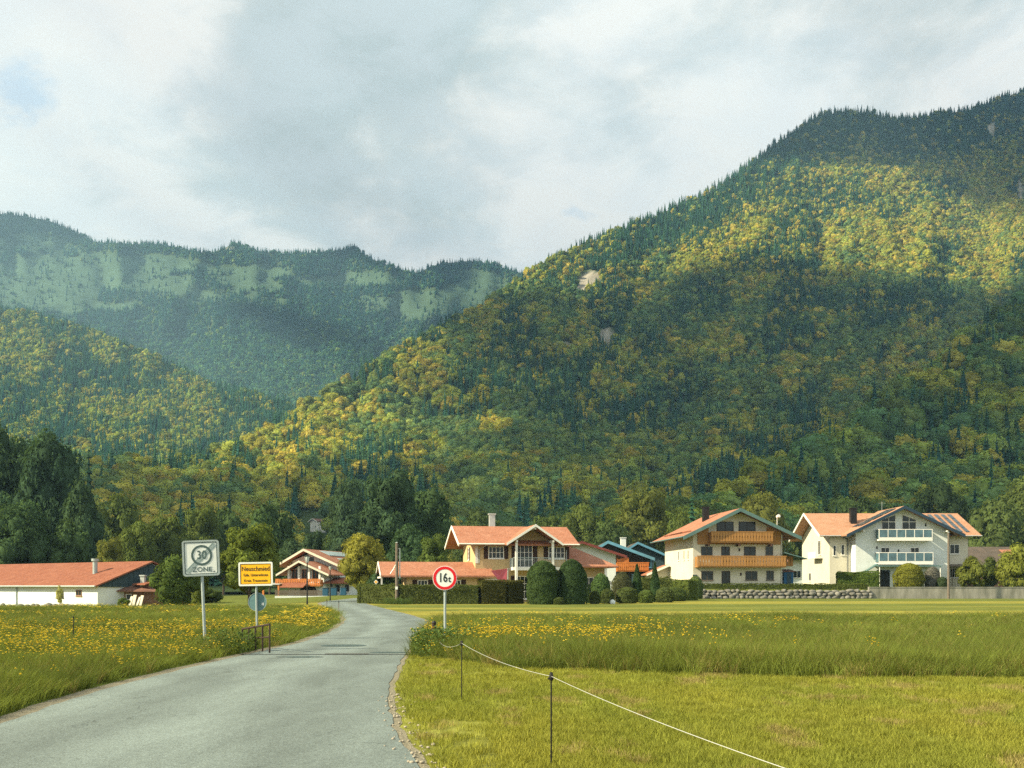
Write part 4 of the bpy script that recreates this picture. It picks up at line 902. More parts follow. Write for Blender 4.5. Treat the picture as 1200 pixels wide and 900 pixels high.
    for x in (4.2, 8.1): win(h, x, 3.4, 1.15, 2.0, nx=2, nz=2, name='balcony_door')
    a = MB(); a.slab((2.6, -2.0, 2.95), (10.9, -2.0, 2.95), (10.9, -.004, 3.1), (2.6, -.004, 3.1), .1); a.build('canopy', 'teal_trim', h)
    for x in (2.8, 10.7): a = MB(); a.tube((x, -1.85, -.1), (x, -1.85, 2.86), .06); a.build('canopy_post', 'trim', h)
    win(h, 4.0, .1, 1.6, 2.3, nx=2, glass='dark', name='door', frame='navy_trim'); win(h, 7.9, .5, 1.6, 1.6, nx=2, nz=1); win(h, 10.0, .1, 1.4, 2.2, nx=2, glass='dark', name='door')
    for x, z in ((-1.85, 4.35), (-.75, 4.45)): win(h, x, z, .42, 1.4, at=2.0, nx=1, fr=.06)
    for x, z in ((3.1, 5.2), (9.5, 8.2), (5.95, 4.8)): a = MB(); a.box(x - .07, x + .07, -.12, -.004, z, z + .35); a.build('wall_lamp', 'black_metal', h)
    # side balcony and window on the left-facing wall
    win(h, 6.5, 4.6, 1.2, 2.0, 'left', -2.5, nx=2); b = MB(); b.box(-3.5, -2.51, 5.0, 8.6, 4.1, 4.3); b.box(-3.5, -3.4, 5.0, 8.6, 4.302, 5.0); b.build('balcony', 'trim', h)
    win(h, 11.0, 1.0, 1.2, 1.2, 'left', -2.5, nx=2); win(h, 14.2, 1.4, 1.3, 1.3, at=2.0, nx=2); win(h, 14.2, 4.6, 1.3, 1.3, at=2.0, nx=2)
    a = MB(); a.slab((13.0, 0.3, 3.0), (15.8, .3, 3.0), (15.8, 1.98, 3.25), (13.0, 1.98, 3.25), .1)
    for x in (13.2, 15.6): a.tube((x, .4, 0), (x, .4, 2.95), .05)
    a.build('porch', 'grey_wood', h)
    # external stair to the lower balcony
    a = MB(); a.beam((.8, -.7, 1.9), (2.9, -.7, 3.2), .9, .14); a.build('stair', 'teal_trim', h)
    a = MB(); a.tube((6.3, 7.0, 10.7), (6.3, 7.0, 12.0), .03); a.beam((5.8, 7, 11.8), (6.8, 7, 11.8), .03, .03); a.build('antenna', 'metal', h)
white_chalet()

# ------------------------------------------------------------------ balcony chalet
def balcony_chalet():
    h = empty('balcony_chalet', (22.1, 125, 1.2), 'cream chalet with two honey-coloured wooden balconies across its gable', 'house', rz=math.radians(5))
    x0, xm, x1, ze, zr = -1.66, 5.4, 13.0, 6.3, 9.75
    s1 = (zr - ze) / (xm - x0); s2 = (zr - ze) / (x1 - xm)
    w = MB(); w.prism_y([(0, -1.2), (11.0, -1.2), (11.0, ze + (x1 - 11) * s2 - .22), (xm, zr - .24), (0, ze + (0 - x0) * s1 - .22)], 0, 14.5); w.build('wall', 'cream', h)
    r = MB(); gable_roof(r, x0, x1, -1.7, 15.8, ze, zr, .18, 'y', xm); r.build('roof', 'tile', h)
    bargeboards(h, x0, xm, x1, -1.7, ze, zr, 'teal_trim', .45)
    r = MB(); r.tube((x0 - .06, -1.7, ze - .05), (x0 - .06, 15.8, ze - .05), .08); r.build('gutter', 'teal_trim', h)
    for yy, xa in ((3.5, .0), (7.5, 1.8)):      # snow guards
        a = MB(); xA = -1.0; zA = ze + (xA - x0) * s1 + .12; a.beam((xA + .6 * 1, yy - 4, zA + .3), (xA + .6, yy + 6, zA + .3), .05, .14); a.build('snow_guard', 'tile_red', h)
    chimney(h, 3.4, 6.5, 8.2, 10.5, .75, 'black_metal')
    # timber-clad attic band, then the two balconies
    c = MB(); c.prism_y([(.55, 5.42), (10.95, 5.42), (10.95, 6.95), (9.6, 7.55), (9.2, 7.55), (9.2, 6.9), (1.9, 6.9), (1.9, 7.7), (1.5, 7.5), (.55, 7.0)], -.12, -.004); c.build('timber_cladding', 'wood', h)
    slats_balcony(h, 1.9, 9.6, -1.25, 5.75, 6.95, 'wood', slat=.3); slats_balcony(h, .2, 11.2, -1.3, 2.75, 4.0, 'wood', slat=.3)
    for x in (1.6, 5.4, 9.4): a = MB(); a.beam((x, -1.6, 5.3), (x, 0, 5.3), .16, .22); a.build('beam_end', 'brown', h)
    a = MB(); a.beam((xm, -1.6, zr - .5), (xm, 0, zr - .5), .25, .3); a.build('ridge_beam', 'brown', h)
    for x, w_ in ((4.0, 2.1), (6.75, 2.1)): win(h, x, 7.0, w_, 1.2, nx=2, frame='brown', glass='glass')
    for x, z, w_, hh, nm in ((1.7, 4.0, 1.45, 1.15, 'window'), (4.05, 3.0, 1.05, 2.15, 'balcony_door'), (7.1, 3.0, 1.45, 2.15, 'balcony_door'), (9.55, 4.1, .95, 1.1, 'window'),
                         (1.75, 1.0, 1.5, 1.15, 'window'), (4.1, .0, 1.05, 2.15, 'door'), (7.3, 1.05, 1.5, 1.1, 'window'), (9.65, 1.05, .95, 1.15, 'window')):
        win(h, x, z, w_, hh, nx=2, frame='grey_wood' if nm == 'window' else 'brown', glass='glass', name=nm)
    for y in (2.2, 4.2, 7.0): win(h, y, 3.6, .5, 1.2, 'left', 0, nx=1, fr=.05)
    a = MB(); a.box(5.7, 5.85, -.12, -.004, 4.6, 4.95); a.box(5.9, 6.05, -.12, -.004, 1.6, 1.95); a.build('wall_lamp', 'brown', h)
    a = MB(); a.box(-.06, .5, -.05, -.004, 0, 1.7); a.build('corner_panel', 'slate_wall', h)
    slats_balcony(h, 11.3, 12.7, 0.4, 2.95, 4.0, 'wood', yb=2.0, slat=.25)
    a = MB(); a.tube((11.6, 3.0, 8.0), (11.6, 3.0, 9.0), .04); a.tube((11.6, 2.9, 9.0), (11.7, 2.6, 9.15), .20, .23, 16); a.build('satellite_dish', 'trim', h)
    a = MB(); a.slab((11.2, -1.0, 4.45), (14.0, -1.0, 3.7), (14.0, 4, 3.7), (11.2, 4, 4.45), .12); a.build('side_roof', 'teal_trim', h)
    g = MB(); g.tube((11.1, -.06, 0), (11.1, -.06, 6.7), .05); g.build('downpipe', 'trim', h)
balcony_chalet()
e = empty('blue_shed', (X(924, 127), 127, 1.2), 'small dark blue boarded shed between the two chalets', 'shed')
a = MB(); a.box(-.55, .6, 0, 2.2, 0, 2.1)
for i in range(9): a.box(-.55 + i * .13, -.55 + i * .13 + .11, -.03, -.004, .02, 2.08)
a.build('wall', 'blue_sheet', e); a = MB(); a.slab((-.75, -.2, 2.15), (.8, -.2, 2.15), (.8, 2.4, 2.45), (-.75, 2.4, 2.45), .08); a.build('roof', 'tile_brown', e); a = MB(); a.box(-.2, .3, -.06, -.034, .05, 1.9); a.build('door', 'slate_wall', e)

# ------------------------------------------------------------------ beige house
def beige_house():
    D = 97; k = D / F; h = empty('beige_house', (X(557, D), D, 0), 'beige house with orange tiled roof, white balcony and dark shutters', 'house', rz=math.radians(11))
    ex = 1.1; ze, zr = 5.5, 7.45
    w = MB(); w.prism_x([(0, 0), (8, 0), (8, 5.62), (4, 7.18), (0, 5.62)], 0, 9.0); w.build('wall', 'beige', h)
    r = MB(); gable_roof(r, -1.7, 9.9, -1.1, 9.1, ze, zr, .16, 'x'); r.build('roof', 'tile', h)
    for a_, b_ in (((-1.1, ze), (4, zr)), ((4, zr), (9.1, ze))):
        v = MB(); v.prism_x([(a_[0], a_[1] + .03), (b_[0], b_[1] + .03), (b_[0], b_[1] - .25), (a_[0], a_[1] - .25)], -1.78, -1.704); v.build('bargeboard', 'trim', h)
    g = MB(); g.tube((-1.7, -1.18, ze - .02), (2.6, -1.18, ze - .02), .07); g.tube((7.8, -1.18, ze - .02), (9.9, -1.18, ze - .02), .07); g.build('gutter', 'trim', h)
    g = MB(); g.path([(.9, -1.15, 5.4), (.35, -.1, 5.0), (.35, -.1, 3.7)], .05); g.build('downpipe', 'metal', h)
    g = MB(); g.box(-.01, .25, -.03, -.004, 3.7, 5.4); g.build('corner_strip', 'trim', h)
    # portico gable over the balcony
    r = MB(); gable_roof(r, 2.6, 8.0, -2.3, 3.9, 5.52, 7.30, .14, 'y', 5.35); r.build('portico_roof', 'tile', h)
    bargeboards(h, 2.6, 5.35, 8.0, -2.3, 5.52, 7.30, 'trim', .24)
    w = MB(); w.prism_y([(3.3, 5.55), (7.4, 5.55), (7.4, 5.8), (5.35, 7.05), (3.3, 5.8)], -.02, -.002); w.build('gable_infill', 'beige', h)
    a = MB(); a.beam((5.35, -2.2, 6.95), (5.35, -.03, 6.95), .16, .2); a.beam((3.6, -2.2, 5.75), (3.6, -.03, 5.75), .14, .2); a.beam((7.1, -2.2, 5.75), (7.1, -.03, 5.75), .14, .2); a.build('portico_beam', 'trim', h)
    for x in (3.6, 7.1): a = MB(); a.box(x - .11, x + .11, -1.95, -1.73, 0, 5.64); a.build('column', 'trim', h)
    a = MB(); a.box(3.3, 8.2, -1.72, -.004, 3.02, 3.32); b = a.build('balcony', 'trim', h)
    a = MB(); a.box(3.3, 8.2, -1.72, -1.68, 4.18, 4.23)
    for i in range(34): x = 3.3 + i * 4.86 / 33; a.box(x, x + .025, -1.712, -1.69, 3.325, 4.178)
    for y in np.arange(-1.6, -.1, .16): a.box(3.3, 3.325, float(y), float(y) + .025, 3.325, 4.178)
    a.build('railing', 'metal', b)
    win(h, 4.75, 3.32, 1.6, 2.15, nx=4, nz=3, shutters=True, name='balcony_door', frame='trim', glass='glass')
    win(h, 2.0, 4.15, 1.5, 1.15, nx=4, nz=2, shutters=True); win(h, 7.9, 4.15, 1.6, 1.15, nx=4, nz=2, shutters=True)
    win(h, 4.75, .3, 1.7, 2.2, nx=4, nz=3, shutters=True, name='terrace_door'); win(h, 7.9, 1.0, 1.4, 1.2, nx=4, nz=2, shutters=True); win(h, 1.5, .9, 1.2, 1.3, nx=2, nz=2, shutters=True)
    win(h, 4.0, 4.1, .7, 1.2, 'left', 0, nx=2, nz=3, shutters=True)
    chimney(h, 2.4, 4.6, 6.9, 8.75, .55, 'zinc')
    # right wing with hipped roof
    w = MB(); w.box(9.004, 12.9, .3, 8, 0, 3.75); w.build('wing_wall', 'beige', h)
    r = MB(); A = (8.95, -1.3, 3.45); B = (13.7, -1.3, 3.45); Cc = (13.7, 9.0, 3.45); Dd = (8.95, 9.0, 3.45); R1 = (8.95, 3.8, 5.35); R2 = (10.7, 3.8, 5.35)
    r.add([A, B, Cc, Dd, R1, R2] + [(p[0], p[1], p[2] - .15) for p in (A, B, Cc, Dd)], [(0, 1, 5, 4), (1, 2, 5), (2, 3, 4, 5), (0, 4, 3), (6, 7, 1, 0), (7, 8, 2, 1), (8, 9, 3, 2), (9, 6, 0, 3), (9, 8, 7, 6)]); r.build('wing_roof', 'tile', h)
    win(h, 11.2, .3, 1.0, 2.1, at=.3, nx=2, nz=2, shutters=True, name='door'); a = MB(); a.box(12.4, 12.62, -1.1, -.9, 0, 3.3); a.build('wing_post', 'trim', h)
    a = MB(); a.path([(8.85, -.1, 5.0), (8.85, -.1, 3.6)], .05); a.build('downpipe', 'metal', h)
    # low wing to the left, open gable porch at its end
    w = MB(); w.prism_x([(-1.0, 0), (4.6, 0), (4.6, 2.55), (1.8, 3.6), (-1.0, 2.55)], -6.6, -.004); w.build('garage_wall', 'beige', h)
    r = MB(); gable_roof(r, -9.0, 1.6, -1.9, 5.5, 2.5, 3.85, .14, 'x', 1.8); r.build('garage_roof', 'tile', h)
    for a_, b_ in (((-1.9, 2.5), (1.8, 3.85)), ((1.8, 3.85), (5.5, 2.5))):
        v = MB(); v.prism_x([(a_[0], a_[1] + .03), (b_[0], b_[1] + .03), (b_[0], b_[1] - .2), (a_[0], a_[1] - .2)], -9.08, -9.004); v.build('bargeboard', 'trim', h)
    a = MB(); a.beam((-8.9, -1.5, 2.35), (-8.9, 5.1, 2.35), .14, .16); a.box(-8.97, -8.83, -1.4, -1.26, 0, 2.3); a.build('porch_frame', 'trim', h)
    win(h, -5.1, 1.05, .95, 1.05, at=-1.0, nx=3, nz=2, shutters=True); win(h, -2.0, 1.05, .95, 1.05, at=-1.0, nx=3, nz=2, shutters=True)
beige_house()
e = empty('sun_sail', (X(585, 94), 94, 0), 'pink triangular sun sail in front of the beige house', 'sun sail')
a = MB(); a.add([(-.75, -.1, 2.95), (.75, 0, 3.15), (.6, .5, 1.2), (0, .15, 2.6)], [(0, 3, 1), (0, 2, 3), (3, 2, 1)]); o = a.build('canvas', 'pink', e); s = o.modifiers.new('thick', 'SOLIDIFY'); s.thickness = .02
a = MB(); a.tube((.8, .05, 0), (.8, .05, 3.2), .04); a.build('pole', 'metal', e)

# ------------------------------------------------------------------ houses behind
def simple_house(name, label, px, D, z, rz, x0, xm, x1, y0, y1, ze, zr, wall, roof, trim, wx0, wx1, ze2=None, axis='y', cat='house', bb=.3):
    h = empty(name, (X(px, D), D, z), label, cat, rz=math.radians(rz)); ze2 = ze if ze2 is None else ze2
    if axis == 'y':
        s1 = (zr - ze) / (xm - x0); s2 = (zr - ze2) / (x1 - xm); w = MB()
        w.prism_y([(wx0, -1.0), (wx1, -1.0), (wx1, ze2 + (x1 - wx1) * s2 - .2), (min(max(xm, wx0 + .01), wx1 - .01), zr - .22), (wx0, ze + (wx0 - x0) * s1 - .2)], y0 + 1.0, y1 - .6); w.build('wall', wall, h)
        r = MB(); gable_roof(r, x0, x1, y0, y1, ze, zr, .16, 'y', xm, ze2); r.build('roof', roof, h); bargeboards(h, x0, xm, x1, y0, ze, zr, trim, bb, ze2=ze2)
    return h
h = simple_house('white_gable_house', 'white gabled house with dark red roof tucked behind the beige house', 682, 118, .6, 0, -5.0, 0, 5.2, 0, 9, 4.4, 6.1, 'white', 'tile_dkred', 'tile_dkred', -4.0, 4.0)
win(h, 2.2, .9, 1.2, 1.2, at=1.0, shutters=False)
h = simple_house('dark_timber_house', 'dark timber house with a bright light blue gable board', 712.5, 142, 1.2, 0, -1.5, 0, 6.5, 0, 12, 5.7, 6.6, 'dark', 'tile_dark', 'blue_trim', -1.0, 5.6, ze2=4.2, bb=.42)
slats_balcony(h, 1.2, 5.6, -.4, 2.5, 3.6, 'orange_wood', yb=1.0)
c = MB(); c.box(1.3, 3.0, .9, .99, 3.0, 4.3); c.build('timber_cladding', 'orange_wood', h); win(h, 4.2, .3, 1.6, 1.7, at=1.0, glass='glass_blue', frame='blue_trim'); 
h = simple_house('blue_gable_house', 'farther dark house with a teal-blue gable board and white chimney', 747.5, 158, 1.2, 0, -1.4, 0, 5.0, 0, 10, 6.2, 7.1, 'slate_wall', 'tile_dark', 'blue_trim', -1.0, 4.2, ze2=4.9, bb=.36)
chimney(h, -1.0 + -1.0, 2.5, 5.0, 7.9, .8, 'white'); win(h, 1.6, 3.2, 1.2, 1.2, at=1.0, frame='blue_trim')
h = simple_house('orange_roof_annex', 'low annex with orange roof left of the balcony chalet', 779, 136, 1.2, 0, -2.4, .6, 3.6, 0, 8, 1.9, 3.2, 'cream', 'tile', 'trim', -1.8, 3.0)
win(h, -.4, .4, .9, 1.0, at=1.0)
h = simple_house('garden_canopy', 'low red-roofed garden canopy on white posts beside the beige house', 710, 100, .2, 0, -1.5, 0, 1.6, 0, 3, 1.25, 2.0, 'trim', 'tile_red', 'trim', -1.0, -.8, cat='canopy')
for x in (-.1, 1.1): a = MB(); a.box(x, x + .1, .1, .2, -.2, 1.5); a.build('post', 'trim', h)
h = simple_house('background_house', 'small brown-roofed house seen through the gap between the two chalets', 936, 165, 1.2, 0, -3.6, 0, 3.6, 0, 9, 3.4, 5.0, 'white', 'tile_brown', 'brown', -3.0, 3.0); win(h, 0, 1.6, 1.3, 1.2, at=1.0)
# farmhouse at the right edge
h = empty('farmhouse', (X(1130, 160), 160, 1.2), 'low old farmhouse with a long dark roof beyond the white chalet', 'house')
w = MB(); w.prism_x([(0, -1), (9, -1), (9, 3.8), (4.5, 6.2), (0, 3.8)], 0, 13); w.build('wall', 'white', h); r = MB(); gable_roof(r, -.8, 14, -1.4, 10.4, 3.2, 6.6, .18, 'x'); r.build('roof', 'tile_dark', h)
a = MB(); a.slab((7.0, 1.6, 5.32), (9.5, 1.6, 5.32), (9.5, 3.4, 6.12), (7.0, 3.4, 6.12), .05); a.build('roof_patch', 'tile', h)
c = MB(); c.box(0.02, 4.6, -.06, -.004, 1.2, 3.5); c.build('timber_cladding', 'old_wood', h); c = MB(); c.box(0, 5.2, -1.3, -.07, 1.0, 1.2); c.box(0, 5.2, -1.3, -1.2, 1.202, 1.9); c.build('balcony', 'grey_wood', h)
for x in (5.6, 7.2, 9.0, 11.0): win(h, x, 1.7, .9, 1.1, nx=2, frame='grey_wood', glass='dark')
h = empty('lean_to', (X(1165, 146), 146, 1.2), 'low brown lean-to roof in front of the old farmhouse', 'shed')
w = MB(); w.box(-3.2, 3.2, 0, 3, -1, 1.5); w.build('wall', 'old_wood', h); r = MB(); gable_roof(r, -3.8, 4.0, -.6, 3.6, 1.4, 2.9, .12, 'y', .4); r.build('roof', 'tile_dark', h)
hp = main.pos(np.array([366.0]), np.array([622.0]))[0]
h = simple_house('hillside_house', 'white house half hidden by trees up the wooded slope', 366, float(hp[1]) - 6, float(hp[2]), -38, -3.2, 0, 3.2, 0, 7, 4.2, 5.6, 'trim', 'tile_brown', 'trim', -2.7, 2.7); win(h, 1.2, 1.2, .8, 1.0, at=1.0)

# ------------------------------------------------------------------ left chalet
def left_chalet():
    D = 148; z = gh(X(345, D), D); h = empty('timbered_chalet', (X(343, D), D, z), 'chalet at the end of the lane with twin gables and orange balconies', 'house', rz=math.radians(-13))
    w = MB(); w.prism_y([(0, -.6), (7.2, -.6), (7.2, 4.5), (2.9, 6.35), (0, 5.2)], 0, 15); w.build('wall', 'white', h)
    r = MB(); gable_roof(r, -2.0, 8.2, -1.8, 16, 4.4, 6.85, .16, 'y', 2.5); r.build('roof', 'tile', h); bargeboards(h, -2.0, 2.5, 8.2, -1.8, 4.4, 6.85, 'cream', .34)
    a = MB(); s = 2.45 / 5.7
    def rp(x, y): return (x, y, 6.85 - (x - 2.5) * s + .12)
    for j in range(4): y0 = 2.6 + j * 2.4; a.slab(rp(3.0, y0), rp(4.6, y0), rp(4.6, y0 + 2.3), rp(3.0, y0 + 2.3), .06)
    a.build('solar_panel', 'panel_pale', h)
    a = MB()
    for j in range(4): y0 = 3.0 + j * 2.4; a.slab(rp(5.6, y0), rp(7.6, y0), rp(7.6, y0 + 2.3), rp(5.6, y0 + 2.3), .06)
    a.build('solar_panel', 'panel_pale', h)
    c = MB(); c.box(.9, 3.0, -.08, -.004, 3.9, 4.9); c.build('timber_cladding', 'orange_wood', h); win(h, 2.9, 4.7, 1.0, 1.1, nx=1); win(h, .7, 1.2, 1.0, 1.2)
    # front wing with its own gable
    w = MB(); w.prism_y([(1.6, -.6), (7.0, -.6), (7.0, 3.45), (4.2, 4.7), (1.6, 3.4)], -5, -.004); w.build('wing_wall', 'white', h)
    r = MB(); gable_roof(r, .5, 8.3, -6.4, .0, 3.15, 5.05, .14, 'y', 3.9); r.build('wing_roof', 'tile', h); bargeboards(h, .5, 3.9, 8.3, -6.4, 3.15, 5.05, 'cream', .28)
    for x in (2.0, 3.5, 5.0, 6.6): a = MB(); a.box(x - .14, x + .14, -5.6, -5.35, 2.3, 4.3); a.build('column', 'trim', h)
    for x in (2.7, 4.2, 5.8): win(h, x, 2.5, 1.0, 1.4, at=-5.0, nx=2, frame='orange_wood')
    slats_balcony(h, .2, 6.9, -6.0, 1.7, 2.55, 'orange_wood', yb=-5.0)
    a = MB(); a.slab((-1.4, -7.2, 1.85), (1.4, -7.2, 1.85), (1.4, -5.0, 2.0), (-1.4, -5.0, 2.0), .1); a.build('porch_roof', 'zinc', h)
    a = MB(); a.slab((1.5, -7.4, 1.4), (5.0, -7.4, 1.4), (5.0, -5.9, 2.1), (1.5, -5.9, 2.1), .06); a.build('awning', 'tile_red', h)
    for x in (-1.1, 1.2): a = MB(); a.box(x - .12, x + .12, -7.1, -6.9, -.3, 1.75); a.build('porch_post', 'orange_wood', h)
    a = MB(); a.prism_y([(3.4, -.4), (6.0, -.4), (6.0, .9), (5.6, 1.5), (4.7, 1.7), (3.8, 1.5), (3.4, .9)], -5.08, -5.004); a.build('doorway', 'dark', h)
    a = MB(); a.slab((6.4, -5.6, 2.0), (10.6, -3.0, 2.0), (10.6, -.5, 2.8), (6.4, -.5, 2.8), .12); a.build('side_roof', 'tile_red', h)
    w = MB(); w.box(7.21, 10.2, -2.5, 6, -.5, 2.3); w.build('side_wall', 'white', h)
    for x in (8.0, 9.4): win(h, x, .7, .8, 1.1, at=-2.5, nx=1)
    chimney(h, 4.6, 10, 5.6, 7.6, .6, 'zinc')
left_chalet()
e = empty('plank_fence', (X(322, 136), 136, gh(X(322, 136), 136)), 'weathered plank fence on a white kerb in front of the left chalet', 'fence')
a = MB(); a.box(0, 7.0, 0, .2, -.3, .28); a.build('kerb', 'white', e); a = MB()
for i in range(3): a.box(0, 6.6, .05, .1, .34 + i * .24, .34 + i * .24 + .19)
for i in range(6): a.box(i * 1.28, i * 1.28 + .1, .1, .18, .28, 1.1)
a.build('boards', 'grey_wood', e)
BIN = ['leftmost of the three blue bins by the chalet at the lane end', 'middle one of the three blue bins by the chalet', 'rightmost of the three blue bins by the chalet']
for i, px in enumerate((381, 391, 402)):
    D = 136; e = empty('recycling_bin', (X(px, D), D, gh(X(px, D), D)), BIN[i], 'bin', 'blue bins by the lane')
    a = MB(); a.prism_x([(0, 0.05), (.62, .05), (.7, 1.05), (-.06, 1.05)], -.36, .36); a.build('body', 'blue_bin', e, bevel=.03); a = MB(); a.box(-.4, .4, -.1, .74, 1.055, 1.12); a.build('lid', 'slate_wall', e, bevel=.02)

# ------------------------------------------------------------------ barn and shed
def barn():
    h = empty('long_barn', (-36.8, 105, -.55), 'long white barn with a rusty red roof and dark gable', 'barn', rz=math.radians(-35))
    w = MB(); w.prism_x([(-6, -.4), (6, -.4), (6, 2.25), (0, 4.45), (-6, 2.25)], -52, -.45); w.build('wall', 'white', h)
    r = MB(); gable_roof(r, -52.5, 0, -6.5, 6.5, 2.12, 4.65, .14, 'x'); r.build('roof', 'tile_red', h)
    c = MB(); c.prism_x([(-5.9, 2.0), (5.9, 2.0), (5.9, 2.15), (0, 4.36), (-5.9, 2.15)], -.44, -.30)
    for i in range(20): y = -5.6 + i * .59; zt = 4.36 - abs(y) * .375; c.box(-.296, -.26, y - .03, y + .03, 2.0, zt - .05)
    c.build('gable_cladding', 'slate_wall', h)
    g = MB(); g.tube((-52.5, -6.58, 2.06), (0, -6.58, 2.06), .08); g.build('gutter', 'metal', h)
    for x in (-31, -15): g = MB(); g.tube((x, -6.08, 0), (x, -6.08, 2.1), .06); g.build('downpipe', 'metal', h)
    for x, z0, z1, y, l in ((-5.2, 2.9, 4.9, -3.2, None), (-38.5, 3.8, 5.0, -2.0, None)):
        a = MB(); a.tube((x, y, z0), (x, y, z1 - .25), .24, .24, 12); a.tube((x, y, z1 - .25), (x, y, z1), .36, .36, 12); a.build('roof_vent', 'metal', h)
    for x in (-7.4, -6.5): win(h, x, .9, .4, .7, at=-6.0, nx=1, frame='dark')
    win(h, -3.6, 1.1, 1.0, .6, at=-6.0, nx=2, frame='old_wood'); win(h, -21, .7, .25, .7, at=-6, nx=1, frame='dark')
    r = MB(); r.slab((.1, -2.5, 2.3), (2.2, -2.5, 2.3), (2.2, 2.2, 3.2), (.1, 2.2, 3.2), .12); r.build('annex_roof', 'tile_red', h); w = MB(); w.box(-.25, 1.9, -1.8, 2.0, -.4, 2.2); w.build('annex_wall', 'old_wood', h)
barn()
def shed():
    D = 103; h = empty('wooden_shed', (X(121, D), D, gh(X(121, D), D)), 'small old wooden shed with a shingled roof before the barn gable', 'shed', rz=math.radians(-6))
    w = MB(); w.prism_x([(0, -.2), (3.4, -.2), (3.4, 1.75), (1.7, 2.35), (0, 1.75)], 0, 5.2); w.build('wall', 'old_wood', h)
    r = MB(); gable_roof(r, -.8, 5.9, -.8, 4.2, 1.62, 2.55, .1, 'x'); r.build('roof', 'tile_brown', h)
    win(h, 2.7, .7, .6, .6, nx=1, frame='trim'); w = MB(); w.box(-.9, -.01, -.5, 2.4, -.2, 1.15); w.build('side_bay', 'grey_wood', h); r = MB(); r.slab((-1.2, -.8, 1.15), (0, -.8, 1.6), (0, 2.6, 1.6), (-1.2, 2.6, 1.15), .08); r.build('side_roof', 'tile_brown', h)
    chimney(h, 3.9, .6, 1.8, 3.2, .42, 'zinc')
    a = MB(); a.box(.5, 1.9, -.5, -.45, .1, .9); a.box(.5, .6, -.5, 0, 0, .9); a.box(1.8, 1.9, -.5, 0, 0, .9); a.build('porch_rail', 'grey_wood', h)
shed()
e = empty('board_stack', (X(161, 101), 101, gh(X(161, 101), 101)), 'pale boards leaning upright against the wooden shed', 'boards')
for i, (x, w_, hh, tl) in enumerate(((-.7, .3, 1.05, .15), (-.35, .34, 1.2, .1), (0, .3, 1.0, .2), (.35, .32, 1.15, .12))):
    a = MB(); a.beam((x, -.35, 0), (x + tl, .1, hh), w_, .06); a.build('board', 'cream', e)
e = empty('entry_slab', (X(128, 97), 97, gh(X(128, 97), 97)), 'pale flat slab lying in the grass before the shed', 'slab'); a = MB(); a.slab((-.8, -1, .12), (.8, -1, .1), (1.1, .8, .14), (-.5, .8, .16), .12); a.build('slab', 'concrete', e)

# ------------------------------------------------------------------ boulder wall, concrete wall
def boulder_wall():
    e = empty('boulder_wall', (X(908, 124), 124, 0), 'dry wall of grey boulders below the balcony chalet', 'wall'); g = Geo(); x = X(800, 124) - X(908, 124); x1 = X(1017, 124) - X(908, 124)
    for row, (z, hh) in enumerate(((.12, .36), (.52, .30), (.86, .24))):
        xx = x + row * .2
        while xx < x1:
            w_ = rnd.uniform(.28, .55); v, f = blob((xx + w_, rnd.uniform(-.1, .05) + row * .04, z + rnd.uniform(-.05, .08)), (w_, .42, hh * rnd.uniform(.75, 1.1)), rnd.random() * 40, 2); g.add(v, f, 0, .5, True); xx += w_ * 1.8
    v, f, mi, va, sm = g.arrays(); o = bpy.data.objects.new('stones', mesh_np('stones', v, f, ['stone'], smooth=True)); link(o, e)
boulder_wall()
e = empty('concrete_wall', (X(1018, 124), 124, 0), 'long weathered concrete retaining wall below the white chalet', 'wall')
a = MB()
for i in range(9): a.box(i * 3.0, i * 3.0 + 2.985, -.12, .3, -.1, 1.32)
a.build('wall', 'concrete', e); a = MB(); a.box(0, 27, -.17, .35, 1.323, 1.42); a.build('coping', 'concrete', e)

